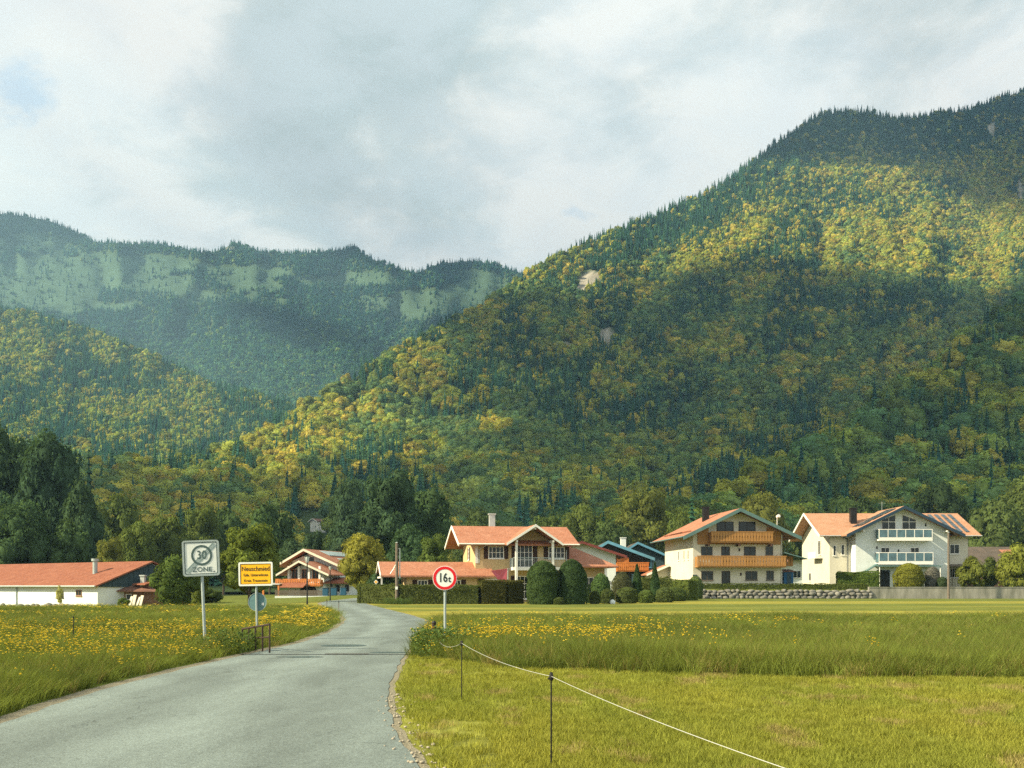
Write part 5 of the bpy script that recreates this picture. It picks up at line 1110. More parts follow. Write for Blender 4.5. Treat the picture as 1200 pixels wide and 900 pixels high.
# ------------------------------------------------------------------ hedges and clipped shrubs: dense leaf shells
def leafy(name, verts_fn, area_n, size, tint, seed, parent=None, core=None):
    r = np.random.default_rng(seed); p, nr = verts_fn(r, area_n); g = Geo()
    if core is not None: g.add(core[0], core[1], 0, .4, False)
    v, f = quads(p, nr + .5 * r.normal(size=p.shape), size * (.7 + .7 * r.random(len(p))), r)
    tone = fbm(p[:, 0] * 1.3 + seed, p[:, 1] * 1.3 + p[:, 2] * 1.6, 3); g.add(v, f, 0, np.clip(tone + .5 * (r.random(len(p)) - .5), 0, 1))
    o = bpy.data.objects.new(name, g.mesh(name, ['leaf_o'])); link(o, parent); o.color = (*[q * 2.0 for q in tint], 1); return o
def hedge(label, pts, w, h, tint, seed, dens=75, size=.13, name='clipped_hedge', cat='hedge', group=None, hz=None):
    """hedge along world points (x, y, ground z)"""
    p0 = Vector(pts[0]); e = empty(name, tuple(p0), label, cat, group); gg = Geo(); P = []; NR = []; r = np.random.default_rng(seed)
    for a, b in zip(pts, pts[1:]):
        a = Vector(a) - p0; b = Vector(b) - p0; d = b - a; L = d.length; d.normalize(); s = Vector((-d.y, d.x, 0)); n = int(L * (2 * h + w) * dens)
        u = r.random(n) * L; t = r.random(n) * (2 * h + w); q = np.where(t < h, -w / 2, np.where(t < h + w, t - h - w / 2, w / 2)); z = np.where(t < h, t, np.where(t < h + w, h, 2 * h + w - t))
        wob = (fbm(u * .9 + seed, z * 1.1 + q, 3) - .5) * .36; nx_ = np.where(t < h, -1., np.where(t < h + w, 0., 1.)); nz_ = np.where((t >= h) & (t < h + w), 1., 0.15)
        P.append(np.stack([a.x + d.x * u + s.x * (q + nx_ * wob), a.y + d.y * u + s.y * (q + nx_ * wob), a.z + (b.z - a.z) * u / L + z + (nz_ > .5) * wob], 1)); NR.append(np.stack([s.x * nx_, s.y * nx_, nz_], 1))
        m_ = int(w * h * dens * .8)
        for en, sg in ((a, -1), (b, 1)):
            uu = r.random(m_); zz = r.random(m_); P.append(np.stack([en.x + s.x * (uu - .5) * w + d.x * sg * .05, en.y + s.y * (uu - .5) * w + d.y * sg * .05, en.z + zz * h], 1)); NR.append(np.stack([np.full(m_, d.x * sg), np.full(m_, d.y * sg), np.full(m_, .1)], 1))
        k = .42 * w; cs = [a + s * k, a - s * k, b - s * k, b + s * k]; v = [tuple(c + Vector((0, 0, -.1))) for c in cs] + [tuple(c + Vector((0, 0, h - .08))) for c in cs]
        gg.add(np.array(v), np.array([(0, 1, 2, 3), (7, 6, 5, 4), (0, 4, 5, 1), (1, 5, 6, 2), (2, 6, 7, 3), (3, 7, 4, 0)]), 0, .35)
    P = np.concatenate(P); NR = np.concatenate(NR); v, f = quads(P, NR + .5 * r.normal(size=P.shape), size * (.7 + .7 * r.random(len(P))), r)
    tone = fbm(P[:, 0] * 1.1 + seed, P[:, 1] * 1.1 + P[:, 2] * 2, 3); gg.add(v, f, 0, np.clip(tone + .5 * (r.random(len(P)) - .5), 0, 1))
    o = bpy.data.objects.new('foliage', gg.mesh('foliage', ['leaf_o'])); link(o, e); o.color = (*[q * 2.0 for q in tint], 1)
    t_ = MB()
    for i in range(0, 3): q = (Vector(pts[0]).lerp(Vector(pts[-1]), .2 + .3 * i)) - p0; t_.tube((q.x, q.y, q.z - .1), (q.x, q.y, q.z + h * .6), .05)
    t_.build('stem', 'bark', e); return e
def ovoid(label, px, D, wpx, top, tint, seed, power=2.2, name='clipped_conifer', cat='shrub', n=5200, size=.11, taper=0.0, base=-.1, group=None):
    x = X(px, D); z = gh(x, D); R = wpx / 2 / F * D; H = Z(top, D) - z; e = empty(name, (x, D, z), label, cat, group); r = np.random.default_rng(seed)
    u = r.random(n) ** .8; a = r.random(n) * 6.283
    def prof(t): return R * np.clip((1 - np.abs(2 * t - 1 + .25) ** power / (1.25 ** power)), .02, 1) ** .5 * (1 - taper * t)
    rr = prof(u) * (1 + .34 * (fbm(a * 1.4 + seed, u * 6, 3) - .5)); P = np.stack([rr * np.cos(a), rr * np.sin(a), u * H + base * 0], 1)
    du = .01; sl_ = (prof(np.clip(u + du, 0, 1)) - prof(np.clip(u - du, 0, 1))) / (2 * du * H); NR = np.stack([np.cos(a), np.sin(a), -sl_ * .8], 1)
    g = Geo(); nt_, ns = 12, 14; tt = np.linspace(0, .985, nt_); v = []
    for t in tt:
        q = float(prof(np.array([t]))[0]) * .92
        for j in range(ns): v.append((q * math.cos(6.283 * j / ns), q * math.sin(6.283 * j / ns), t * H))
    f = [(i * ns + j, i * ns + (j + 1) % ns, (i + 1) * ns + (j + 1) % ns, (i + 1) * ns + j) for i in range(nt_ - 1) for j in range(ns)]
    g.add(np.array(v), np.array(f), 0, .35, True); vv, ff = quads(P, NR + .5 * r.normal(size=P.shape), size * (.7 + .7 * r.random(n)), r)
    tone = fbm(P[:, 0] * 1.5 + seed, P[:, 1] * 1.5 + P[:, 2] * 1.8, 3); g.add(vv, ff, 0, np.clip(tone + .5 * (r.random(n) - .5), 0, 1))
    o = bpy.data.objects.new('foliage', g.mesh('foliage', ['leaf_o'])); link(o, e); o.color = (*[q * 2.0 for q in tint], 1)
    t_ = MB(); t_.tube((0, 0, -.1), (0, 0, H * .5), .07); t_.build('stem', 'bark', e); return e
HG = (0.05, 0.062, 0.02)
def W3(px, D, dz=0): x = X(px, D); return (x, D, gh(x, D) + dz)
hedge('long dark clipped hedge from the lane bend to the beige house', [W3(429, 104), W3(430, 91), W3(470, 88), W3(560, 88)], 1.5, 1.62, HG, 1)
hedge('taller darker end of the clipped hedge before the beige balcony', [W3(563, 88), W3(590, 88.5), W3(606, 90)], 1.6, 2.0, (0.045, 0.046, 0.015), 2)
hedge('thin clipped hedge along the top of the boulder wall', [(X(803, 124.8), 124.8, 1.12), (X(1016, 124.8), 124.8, 1.12)], 1.0, .66, (0.055, 0.07, 0.018), 3)
hedge('square green hedge left of the balcony chalet', [W3(786, 112, .0), W3(812, 110, 0)], 1.8, 2.2, (0.06, 0.08, 0.02), 4)
hedge('block hedge in front of the white chalet', [(X(981, 128), 128, 1.15), (X(1029, 127), 127, 1.15)], 2.2, 2.1, (0.05, 0.075, 0.016), 5)
hedge('dark clipped hedge behind the two cone shrubs', [W3(752, 108), W3(786, 108)], 1.4, 2.4, (0.06, 0.075, 0.022), 6)
ovoid('left one of the two big egg-shaped clipped conifers', 636, 86.5, 38, 657, (0.034, 0.055, 0.020), 11, power=3.2)
ovoid('right one of the two big egg-shaped clipped conifers', 670, 87, 38, 655.5, (0.028, 0.048, 0.020), 12, taper=.12, power=3.0)
ovoid('slim dark cone-shaped conifer beside the balcony chalet side', 767.5, 98, 16, 659, (0.03, 0.055, 0.022), 13, taper=.75, n=2600)
ovoid('cone-shaped conifer left of the slim one', 746.5, 98, 16, 661, (0.03, 0.055, 0.022), 14, taper=.7, n=2600)
ovoid('rounded brown-green bush left of the cone shrubs', 729, 97, 24, 670, (0.05, 0.055, 0.028), 15, n=2600, name='garden_bush')
ovoid('loose leafy shrub right of the egg-shaped conifers', 704, 93, 22, 672, (0.05, 0.085, 0.03), 16, n=1500, name='garden_bush', size=.16)
ovoid('tiny dark cone shrub beside the right egg-shaped conifer', 690, 91, 7, 685, (0.03, 0.05, 0.02), 17, n=900, taper=.6)
ovoid('low round bush at the foot of the cone shrubs', 757, 93, 18, 691, (0.06, 0.085, 0.024), 18, n=1500, name='garden_bush')
ovoid('low bush in front of the square green hedge', 790, 104, 30, 688, (0.05, 0.07, 0.022), 19, n=2000, name='garden_bush')
ovoid('round olive bush before the white chalet terrace', 1065, 128, 34, 660, (0.10, 0.105, 0.018), 20, n=4200, name='garden_bush', size=.16)
ovoid('grey-leaved round bush beside the olive bush', 1093, 129, 18, 664, (0.09, 0.09, 0.08), 21, n=1600, name='garden_bush', size=.13)
ovoid('dark low bush by the right corner of the white chalet', 1104, 128, 14, 676, (0.03, 0.045, 0.02), 22, n=900, name='garden_bush')
ovoid('small shrub at the left corner of the balcony chalet', 815, 122, 18, 675, (0.06, 0.085, 0.03), 23, n=1200, name='garden_bush', size=.16)
for (px, D, wpx, top, tint, seed, lab) in ((1138, 131, 42, 654, (.085, .10, .022), 31, 'broad green shrub right of the utility pole'), (1190, 129, 46, 640, (.10, .115, .022), 32, 'large bright shrub near the right edge of the photo'), (1160, 134, 30, 655, (.06, .08, .022), 33, 'darker shrub between the two bright ones at the right')):
    big('bush', seed % 2, px, top, D, wpx, tint, lab, z0=1.1, name='garden_bush')
for (px, D, wpx, top, lab) in ((712, 90.5, 16, 690, 'low dark shrub in the bed left of the white marker'), (735, 91, 26, 688, 'spreading low shrub under the brown-green bush'), (779, 96, 22, 688, 'low dark shrub right of the slim cone shrub'), (697, 89, 12, 692, 'small pale-green tuft beside the right egg-shaped conifer'), (655, 85, 12, 700, 'small tuft between the feet of the egg-shaped conifers')):
    ovoid(lab, px, D, wpx, top, (.045, .06, .02), int(px), n=1100, name='garden_bush', size=.13)
big('bush', 1, 145, 701, 96, 16, (.07, .10, .025), 'small green shrub in front of the shed door', name='garden_bush')
big('bush', 0, 245, 690, 120, 34, (.05, .07, .02), 'low shrub left of the round green tree', name='garden_bush')
# ------------------------------------------------------------------ poles and lamps
def utility_pole(px, D, top, r, label, extra=False):
    x = X(px, D); z = gh(x, D); h = Z(top, D) - z; e = empty('utility_pole', (x, D, z), label, 'utility pole'); a = MB(); a.tube((0, 0, -.3), (0, 0, h), r * 1.15, r * .85, 12); a.build('pole', 'grey_wood', e, smooth=False)
    a = MB(); a.tube((0, 0, h), (0, 0, h + .06), r * .95, r * .5, 12); a.build('cap', 'metal', e)
    if extra:
        a = MB(); a.tube((.25, .02, 2.2), (.25, .02, h - .45), .05, .05, 8); a.tube((.0, .02, h - .5), (.25, .02, h - .5), .03); a.tube((.0, .02, 2.3), (.25, .02, 2.3), .03); a.build('cable_pipe', 'zinc', e)
        a = MB(); pts = [(-.02 - .55 * t ** 1.3, 0.05, h - 1.5 - 1.15 * t ** .8) for t in np.linspace(0, 1, 8)]; a.path([tuple(map(float, p)) for p in pts], .035); a.build('service_cable', 'zinc', e)
        a = MB(); a.box(-.1, .1, -.26, -.14, 1.25, 1.5); a.build('tag_plate', 'sign_white', e)
    return e
utility_pole(465, 87.5, 636, .13, 'wooden utility pole with a grey cable pipe standing in the hedge', True)
utility_pole(1111.5, 121.5, 624, .13, 'plain wooden utility pole in front of the white chalet')
def lamp(px, D, label, top):
    x = X(px, D); z = gh(x, D); H = Z(top, D) - z; e = empty('street_lamp', (x, D, z), label, 'street lamp', 'black lantern lamps along the lane')
    a = MB(); a.tube((0, 0, -.1), (0, 0, H - .55), .05, .04, 10); a.tube((0, 0, 0), (0, 0, .5), .075, .06, 10); a.build('post', 'black_metal', e)
    a = MB(); a.tube((0, 0, H - .55), (0, 0, H - .12), .10, .19, 6); a.build('lantern', 'sign_white', e); a = MB(); a.tube((0, 0, H - .12), (0, 0, H), .24, .05, 6)
    for i in range(6): t = i * math.pi / 3; a.tube((.10 * math.cos(t), .10 * math.sin(t), H - .55), (.19 * math.cos(t), .19 * math.sin(t), H - .12), .012, .012, 4)
    a.build('lantern_cap', 'black_metal', e)
lamp(360, 71, 'nearer black lantern lamp in the flower meadow left of the lane', 650); lamp(387, 112, 'farther black lantern lamp beside the blue bins', 662)

# ------------------------------------------------------------------ signs
def text(par, s, x, z, size, m, y, bold=0.0, name='lettering', sx=1.0, align='CENTER'):
    cu = bpy.data.curves.new('t', 'FONT'); cu.body = s; cu.size = size; cu.extrude = .002; cu.offset = bold; cu.align_x = align; cu.align_y = 'CENTER'; cu.space_character = 1.05
    o = bpy.data.objects.new('t', cu); C.objects.link(o); dg = bpy.context.evaluated_depsgraph_get(); me = bpy.data.meshes.new_from_object(o.evaluated_get(dg)); bpy.data.objects.remove(o); bpy.data.curves.remove(cu)
    me.materials.clear(); me.materials.append(M[m]); q = bpy.data.objects.new(name, me); link(q, par); q.rotation_euler = (math.radians(90), 0, 0); q.location = (x, y, z); q.scale = (sx, 1, 1); return q
def rrect(w, h, r, n=6):
    p = []
    for cx, cz, a0 in ((w / 2 - r, h / 2 - r, 0), (-w / 2 + r, h / 2 - r, 90), (-w / 2 + r, -h / 2 + r, 180), (w / 2 - r, -h / 2 + r, 270)):
        for i in range(n + 1): t = math.radians(a0 + 90 * i / n); p.append((cx + r * math.cos(t), cz + r * math.sin(t)))
    return p
def plate(par, name, prof, cz, y0, y1, m, hole=None):
    a = MB()
    if hole is None: a.prism_y([(x, z + cz) for x, z in prof], y0, y1)
    else:
        n = len(prof); v = [(x, y, z + cz) for y in (y0, y1) for P_ in (prof, hole) for x, z in P_]; f = []
        for i in range(n):
            j = (i + 1) % n; f += [(i, j, n + j, n + i), (2 * n + j, 2 * n + i, 3 * n + i, 3 * n + j), (i, 2 * n + i, 2 * n + j, j), (n + i, n + j, 3 * n + j, 3 * n + i)]
        a.add(v, f)
    return a.build(name, m, par)
# 16 t weight limit sign
D = 25; e = empty('weight_limit_sign', (X(521.3, D), D, 0), 'round white sign with red border reading 16t on a grey pole', 'road sign')
a = MB(); a.tube((0, 0.05, -.2), (0, 0.05, 2.02), .032, .032, 12); a.build('pole', 'metal', e)
a = MB(); a.tube((0, .05, 2.02), (0, .05, 2.06), .036, .03, 12); a.box(-.045, .045, .0, .1, 1.95, 1.98); a.box(-.045, .045, .0, .1, 1.58, 1.61); a.build('clamp', 'metal', e)
cz = Z(677.4, D); R = .298
a = MB(); a.disc((0, -.012, cz), R, .02, 48); f = a.build('face', 'sign_white', e)
a = MB(); a.disc((0, -.017, cz), R - .014, .004, 48, r_in=R - .082); a.build('red_ring', 'sign_red', f)
text(f, '16', -.045, cz, .30, 'sign_black', -.016, .006, 'number', .72); text(f, 't', .115, cz - .03, .22, 'sign_black', -.016, .004, 'unit', .85)
# zone 30 end sign
D = 24.6; e = empty('zone_end_sign', (X(240.3, D), D, 0), 'square white sign showing 30 ZONE struck through with grey stripes', 'road sign'); e.rotation_euler = (0, math.radians(-2.4), math.radians(8))
cz = 1.6 + (HZ - 654) / F * D
a = MB(); a.tube((0, .05, -.2), (0, .05, cz - .40), .036, .036, 12); a.build('pole', 'metal', e)
P_ = rrect(.86, .86, .07)
f = plate(e, 'face', rrect(.80, .80, .05), cz, -.006, .014, 'sign_white'); plate(e, 'rim', P_, cz, -.02, .02, 'metal', rrect(.79, .79, .05))
plate(f, 'border', rrect(.765, .765, .035), cz, -.011, -.0065, 'sign_grey', rrect(.73, .73, .03))
a = MB(); a.disc((.02, -.012, cz + .07), .245, .004, 44, r_in=.195); a.build('ring', 'sign_grey', f)
text(f, '30', .02, cz + .07, .285, 'sign_grey', -.012, .002, 'number', .80); text(f, 'ZONE', .02, cz - .275, .155, 'sign_grey', -.010, .002, 'lettering', 1.05)
a = MB()
for k in range(5):      # diagonal stripes from lower left to upper right
    o_ = (k - 2) * .036; dx, dz = -math.sin(math.radians(45)) * o_, math.cos(math.radians(45)) * o_; hw = .0075
    p = Vector((-.335 + dx, 0, -.335 + dz)); q = Vector((.335 + dx, 0, .335 + dz)); L = .352
    for P0 in (p, q): P0.x = max(-L, min(L, P0.x)); P0.z = max(-L, min(L, P0.z))
    n = Vector((-.7071, 0, .7071)) * hw; a.add([(v.x, -.0105, v.z + cz) for v in (p - n, q - n, q + n, p + n)] + [(v.x, -.0068, v.z + cz) for v in (p - n, q - n, q + n, p + n)], [(0, 1, 2, 3), (7, 6, 5, 4), (0, 4, 5, 1), (1, 5, 6, 2), (2, 6, 7, 3), (3, 7, 4, 0)])
a.build('stripes', 'sign_stripe', f)
a = MB(); a.box(.28, .31, -.0095, -.0065, cz - .34, cz - .315); a.build('sticker', 'sign_black', f)
# town sign with the back of a round sign below
D = 30; e = empty('town_sign', (X(301, D), D, 0), 'yellow place-name sign reading Neuschmied on a grey pole', 'road sign'); e.rotation_euler = (0, math.radians(-1), 0)
cz = Z(672.6, D); a = MB(); a.tube((.0, .04, -.2), (.0, .04, cz + .3), .032, .032, 12); a.build('pole', 'metal', e)
f = plate(e, 'face', rrect(.93, .62, .03), cz, -.006, .01, 'yellow_paint'); plate(e, 'rim', rrect(1.0, .70, .05), cz, -.018, .018, 'sign_white', rrect(.905, .60, .02)); plate(f, 'border', rrect(.885, .58, .02), cz, -.010, -.0065, 'sign_black', rrect(.865, .56, .015))
text(f, 'Neuschmied', 0, cz + .15, .195, 'sign_black', -.010, .0015, 'town_name', .80); text(f, 'Gde. Unterwössen', 0, cz - .03, .115, 'sign_black', -.010, .0008, 'lettering', .78); text(f, 'Kreis Traunstein', 0, cz - .195, .108, 'sign_black', -.010, .0008, 'lettering', .90)
e2 = empty('round_sign', (X(300.8, D), D + .09, 0), 'back of a round sign in dull grey-blue mounted under the yellow town sign', 'road sign')
cz = Z(705.5, D); a = MB(); a.disc((0, .02, cz), .272, .012, 40); f = a.build('back_plate', 'sign_back', e2); a = MB(); a.disc((0, .012, cz), .272, .007, 40, r_in=.26); a.build('folded_rim', 'metal', f)
e2.location.y = D + .06; a = MB(); a.box(.13, .19, .012, .0195, cz - .1, cz - .02); a.build('sticker', 'sign_white', f)
# diamond sign by the hedge
D = 96; e = empty('priority_sign', (X(440.6, D), D, gh(X(440.6, D), D)), 'small diamond sign on a short post before the hedge end', 'road sign'); cz = Z(682, D) - gh(X(440.6, D), D)
a = MB(); a.tube((0, .03, -.1), (0, .03, cz + .1), .03); a.build('pole', 'metal', e); a = MB(); a.prism_y([(.22, cz), (0, cz + .22), (-.22, cz), (0, cz - .22)], -.01, .01); f = a.build('face', 'sign_white', e); a = MB(); a.prism_y([(.14, cz), (0, cz + .14), (-.14, cz), (0, cz - .14)], -.016, -.011); a.build('centre', 'yellow_paint', f)
# small marker post at the lane edge, white ground markers
for px, D, lab in ((397, 58, 'thin delineator stick at the left edge of the lane bend'), (383, 64, 'second thin stick farther along the left lane edge')):
    e = empty('marker_stick', (X(px, D), D, 0), lab, 'marker'); a = MB(); a.tube((0, 0, 0), (0, 0, .75), .018); a.build('stick', 'grey_wood', e); a = MB(); a.tube((0, 0, .6), (0, 0, .72), .024); a.build('band', 'sign_black', e)
for px, py, D, lab in ((718, 702, 88, 'small white marker block in the flower bed'), (434, 703, 94, 'pale stone at the left end of the hedge')):
    e = empty('white_marker', (X(px, D), D, gh(X(px, D), D)), lab, 'marker'); g = Geo(); v, f = blob((0, 0, .15), (.24, .2, .26), 3, 2); g.add(v, f, 0, .5); o = bpy.data.objects.new('block', mesh_np('block', v, [f], ['white'], smooth=True)); link(o, e)

# ------------------------------------------------------------------ bridge railing, post, joint
def bridge_railing():
    e = empty('bridge_railing', (X(303, 25), 25, 0), 'short rusty tube railing at the left side of the lane', 'railing')
    A = Vector((X(284, 25.8) - X(303, 25), .8, 0)); B = Vector((X(316, 24.2) - X(303, 25), -.8, 0)); za, zb = .50, .68
    r = MB(); r.tube((A.x, A.y, za), (B.x, B.y, zb), .025); r.build('top_rail', 'rust', e)
    r = MB(); r.tube((A.x, A.y, za - .25), (B.x, B.y, zb - .3), .018); r.build('lower_rail', 'rust', e)
    for i in range(5):
        t = i / 4; p = A.lerp(B, t); z = za + (zb - za) * t; r = MB(); r.tube((p.x, p.y, -.2), (p.x, p.y, z), .022); r.build('upright', 'rust', e)
bridge_railing()
D = 25.6; e = empty('bridge_post', (X(508.5, D), D, 0), 'stout rusty post right of the lane that holds the rope', 'post')
a = MB(); a.tube((0, 0, -.2), (0, 0, .66), .062, .055, 12); a.build('post', 'rust', e); a = MB(); a.tube((0, 0, .66), (0, 0, .71), .066, .04, 12); a.build('cap', 'black_metal', e)
e = empty('bridge_joint', (0, 23.6, 0), 'dark steel joint strip set across the lane', 'road joint')
xl, xr = float(road_l(23.6)) - .1, float(road_r(23.6)) + .1
a = MB(); a.add([(xl, -.12, .016), (xr, -.14, .016), (xr, .0, .016), (xl, .02, .016)] + [(xl, -.12, .0), (xr, -.14, .0), (xr, .0, .0), (xl, .02, .0)], [(0, 1, 2, 3), (7, 6, 5, 4), (0, 4, 5, 1), (1, 5, 6, 2), (2, 6, 7, 3), (3, 7, 4, 0)]); a.build('strip', 'black_metal', e)
a = MB(); a.box(xl + 1.9, xl + 2.9, .03, .14, .0, .02); a.build('worn_patch', 'rust', e)

# ------------------------------------------------------------------ rope fence
def rope():
    P = [(X(508.5, 25.6) + .06, 25.6, .30), (X(541, 14), 14, .81), (X(646, 8.9), 8.9, .81), (1.42, 3.5, .81), (2.6, -2.5, .81)]; pts = []
    for a, b, sag in zip(P, P[1:], (.13, .05, .035, .03)):
        for t in np.linspace(0, 1, 18)[:-1]: pts.append((a[0] + (b[0] - a[0]) * t, a[1] + (b[1] - a[1]) * t, a[2] + (b[2] - a[2]) * t - 4 * sag * t * (1 - t)))
    pts.append(P[-1]); a = MB(); a.path([tuple(map(float, p)) for p in pts], .0021, 6); o = a.build('fence_rope', 'rope'); tag(o, 'white electric fence rope sagging between the thin posts', 'rope')
    # the wrap round the first post
    LAB = ['thin black fence post nearest the weight limit sign', 'thin black fence post in the mown grass carrying the rope', 'thin black fence post just outside the photo', 'thin black fence post beside the camera']
    for p, l in zip(P[1:3], LAB):
        e = empty('fence_post', (p[0], p[1], 0), l, 'fence post', 'step-in posts of the rope fence'); m_ = MB(); m_.tube((0, 0, -.1), (0, 0, .80), .0075, .0065, 8); m_.build('rod', 'black_metal', e)
        m_ = MB(); m_.tube((0, 0, .775), (0, 0, .80), .016, .02, 8); m_.tube((0, 0, .80), (0, 0, .845), .02, .012, 8); m_.tube((-.03, 0, .79), (.02, 0, .79), .008, .008, 6); m_.build('insulator', 'black_metal', e)
rope()
e = empty('fence_post', (X(86, 24), 24, 0), 'thin dark fence post in the left flower meadow', 'fence post', 'step-in posts of the rope fence'); m_ = MB(); m_.tube((0, 0, -.1), (0, 0, .86), .011, .01, 8); m_.build('rod', 'black_metal', e); m_ = MB(); m_.tube((0, 0, .83), (0, 0, .88), .02, .014, 8); m_.build('insulator', 'black_metal', e)

# sapling in front of the barn, red planter by the balcony chalet, pale boulders in the far left meadow
big('broad', 2, 70, 686, 99, 8, (.30, .36, .10), 'thin staked sapling in front of the white barn wall', name='sapling')
e = empty('flower_box', (X(868, 124.2), 126.2 - 2.0 + 1.4, 1.2), 'red flower box on the ground before the balcony chalet door', 'planter'); a = MB(); a.box(-.9, .9, 0, .3, .35, .62); a.build('box', 'brown', e); g = Geo(); r_ = np.random.default_rng(4); pp = np.stack([r_.uniform(-.3, .45, 140), r_.uniform(0, .3, 140), r_.uniform(.6, .95, 140)], 1); v, f = quads(pp, r_.normal(size=(140, 3)), np.full(140, .12), r_); o = bpy.data.objects.new('flowers', mesh_np('flowers', v, [f], ['red_paint'])); link(o, e)
e = empty('garden_bench', (X(884, 125.5), 125.6, 1.2), 'grey garden bench right of the red flower box', 'bench'); a = MB(); a.box(-.8, .8, 0, .45, .42, .48); a.build('seat', 'grey_wood', e); a = MB(); a.box(-.8, .8, .45, .5, .5, .95); a.build('backrest', 'grey_wood', e)
for x in (-.7, .66): a = MB(); a.box(x, x + .06, .02, .43, 0, .418); a.build('leg', 'grey_wood', e)
for i in range(14):
    px = 5 + i * 6.6 + rnd.uniform(-1.5, 1.5); D = 92 + rnd.uniform(-2, 2); e = empty('pale_boulder', (X(px, D), D, gh(X(px, D), D)), 'pale boulder in the row along the far left meadow edge', 'boulder', 'pale boulders along the meadow edge')
    v, f = blob((0, 0, .14), (rnd.uniform(.22, .4), .25, rnd.uniform(.2, .32)), i * 3.3, 2); o = bpy.data.objects.new('stone', mesh_np('stone', v, [f], ['stone'], smooth=True)); link(o, e)

# ------------------------------------------------------------------ grass, meadow herbs, buttercups
def tuft(seed, n, h, w, spread, lean, seg=2, flower=0, seedhead=0):
    r = np.random.default_rng(seed); g = Geo(); V = []; Fq = []; Ft = []; va = []
    for i in range(n):
        a = r.random() * 6.283; rr = spread * math.sqrt(r.random()); x, y = rr * math.cos(a), rr * math.sin(a); b = a + r.normal() * 1.0; hh = h * (0.55 + .6 * r.random()); l = lean * hh * (0.3 + r.random()); ww = w * (.7 + .6 * r.random())
        t = r.random() * 6.283; dx, dy = math.cos(t) * ww / 2, math.sin(t) * ww / 2; k = len(V)
        mx, my, mz = x + math.cos(b) * l * .35, y + math.sin(b) * l * .35, hh * .6; tx, ty = x + math.cos(b) * l, y + math.sin(b) * l
        V += [(x - dx, y - dy, 0), (x + dx, y + dy, 0), (mx + dx * .8, my + dy * .8, mz), (mx - dx * .8, my - dy * .8, mz), (tx, ty, hh)]
        Fq.append((k, k + 1, k + 2, k + 3)); Ft.append((k + 3, k + 2, k + 4)); va.append(r.random())
    V = np.array(V); g.add(V, np.array(Fq), 0, np.array(va)); g.n -= 0
    g.t.append((np.array(Ft), np.zeros(n, int), np.array(va), np.zeros(n, bool)))
    for i in range(flower):
        a = r.random() * 6.283; rr = spread * r.random(); x, y = rr * math.cos(a), rr * math.sin(a); z = h * (.85 + .35 * r.random()); s = .011 + .006 * r.random()
        k0 = g.n; g.add([(x - .0015, y, 0), (x + .0015, y, 0), (x, y, z)], np.array([[0, 1, 2]]), 0, .4)
        for q in range(3): t = q * 1.05; g.add([(x - s * math.cos(t), y - s * math.sin(t), z - .3 * s), (x, y, z - s), (x + s * math.cos(t), y + s * math.sin(t), z - .3 * s), (x, y, z + s)], np.array([[0, 1, 2, 3]]), 1, .5)
        g.add([(x - s, y - s, z), (x + s, y - s, z), (x + s, y + s, z), (x - s, y + s, z)], np.array([[0, 1, 2, 3]]), 1, .5)
    return g
def place(n_fn, region, seed): pass
def field(name, label, xr, yr, dens, inside, protos, wts, hs, tintf, cat='grass', dfall=None):
    """random tufts; dens(y) per square metre"""
    P = []
    for y0 in np.arange(yr[0], yr[1], 1.0):
        xa = max(xr[0], -.53 * (y0 + 1.5) - 1); xb = min(xr[1], .53 * (y0 + 1.5) + 1)
        if xb <= xa: continue
        n = rng.poisson(dens(y0) * (xb - xa)); P.append(np.stack([rng.uniform(xa, xb, n), rng.uniform(y0, y0 + 1, n)], 1))
    P = np.concatenate(P); P = P[inside(P[:, 0], P[:, 1])]; n = len(P); s = hs(P[:, 0], P[:, 1]); pid = rng.choice(len(protos), n, p=wts) if not callable(wts) else wts(P[:, 0], P[:, 1])
    wy = np.maximum(1, P[:, 1] / 18.0)       # farther tufts are broader: they stand for several
    pos = np.stack([P[:, 0], P[:, 1], ghe(P[:, 0], P[:, 1])], 1); sc = np.stack([wy * (0.8 + .4 * rng.random(n)), wy * (.8 + .4 * rng.random(n)), s], 1); rot = np.stack([rng.normal(0, .08, n), rng.normal(0, .08, n), rng.random(n) * 6.283], 1)
    print(name, n); scatter(name, label, cat, protos, pos, pid, sc, rot, tintf(P[:, 0], P[:, 1]), ['blade', 'flower'])
def left_side(x, y): return x < road_l(y) - .30 - .15 * fbm(x, y * .7)
def right_side(x, y): return x > road_r(y) + .06 + .25 * fbm(x, y * .8)
def col(n, *cs, w=None):
    c = np.array(cs)[rng.choice(len(cs), n, p=w)]; return c * (.75 + .5 * rng.random((n, 1)))
SHORT = [tuft(600 + i, 26, .075, .006, .10, .8) for i in range(4)]
TALL = [tuft(620 + i, 34, .50, .006, .13, .45) for i in range(4)] + [tuft(630 + i, 28, .50, .006, .14, .4, flower=4) for i in range(2)]
def mown_t(x, y):
    k = fbm(x * .8, y * .35, 4)[:, None]; d = fbm(x * 2.5 + 9, y * 1.2, 3)[:, None]; c = np.array([.27, .265, .05]) * (1 - k) * 1.1 + np.array([.18, .215, .042]) * k * 1.1
    c = np.where(d > .70, np.array([.30, .26, .10]), c); return c * (.75 + .5 * rng.random((len(x), 1)))
field('mown_grass', 'short yellow-green mown grass in the right foreground', (-3, 60), (7, 24), lambda y: 170 if y < 10 else 120 if y < 13 else 75 if y < 18 else 45, lambda x, y: right_side(x, y) & (y < mow_edge(x)) & ~((x < 0.35 - .12 * (y - 6)) & (y < 12) & (rng.random(len(x)) > .35)), SHORT, [.25] * 4, lambda x, y: .7 + .7 * fbm(x * 1.5, y, 3), mown_t)
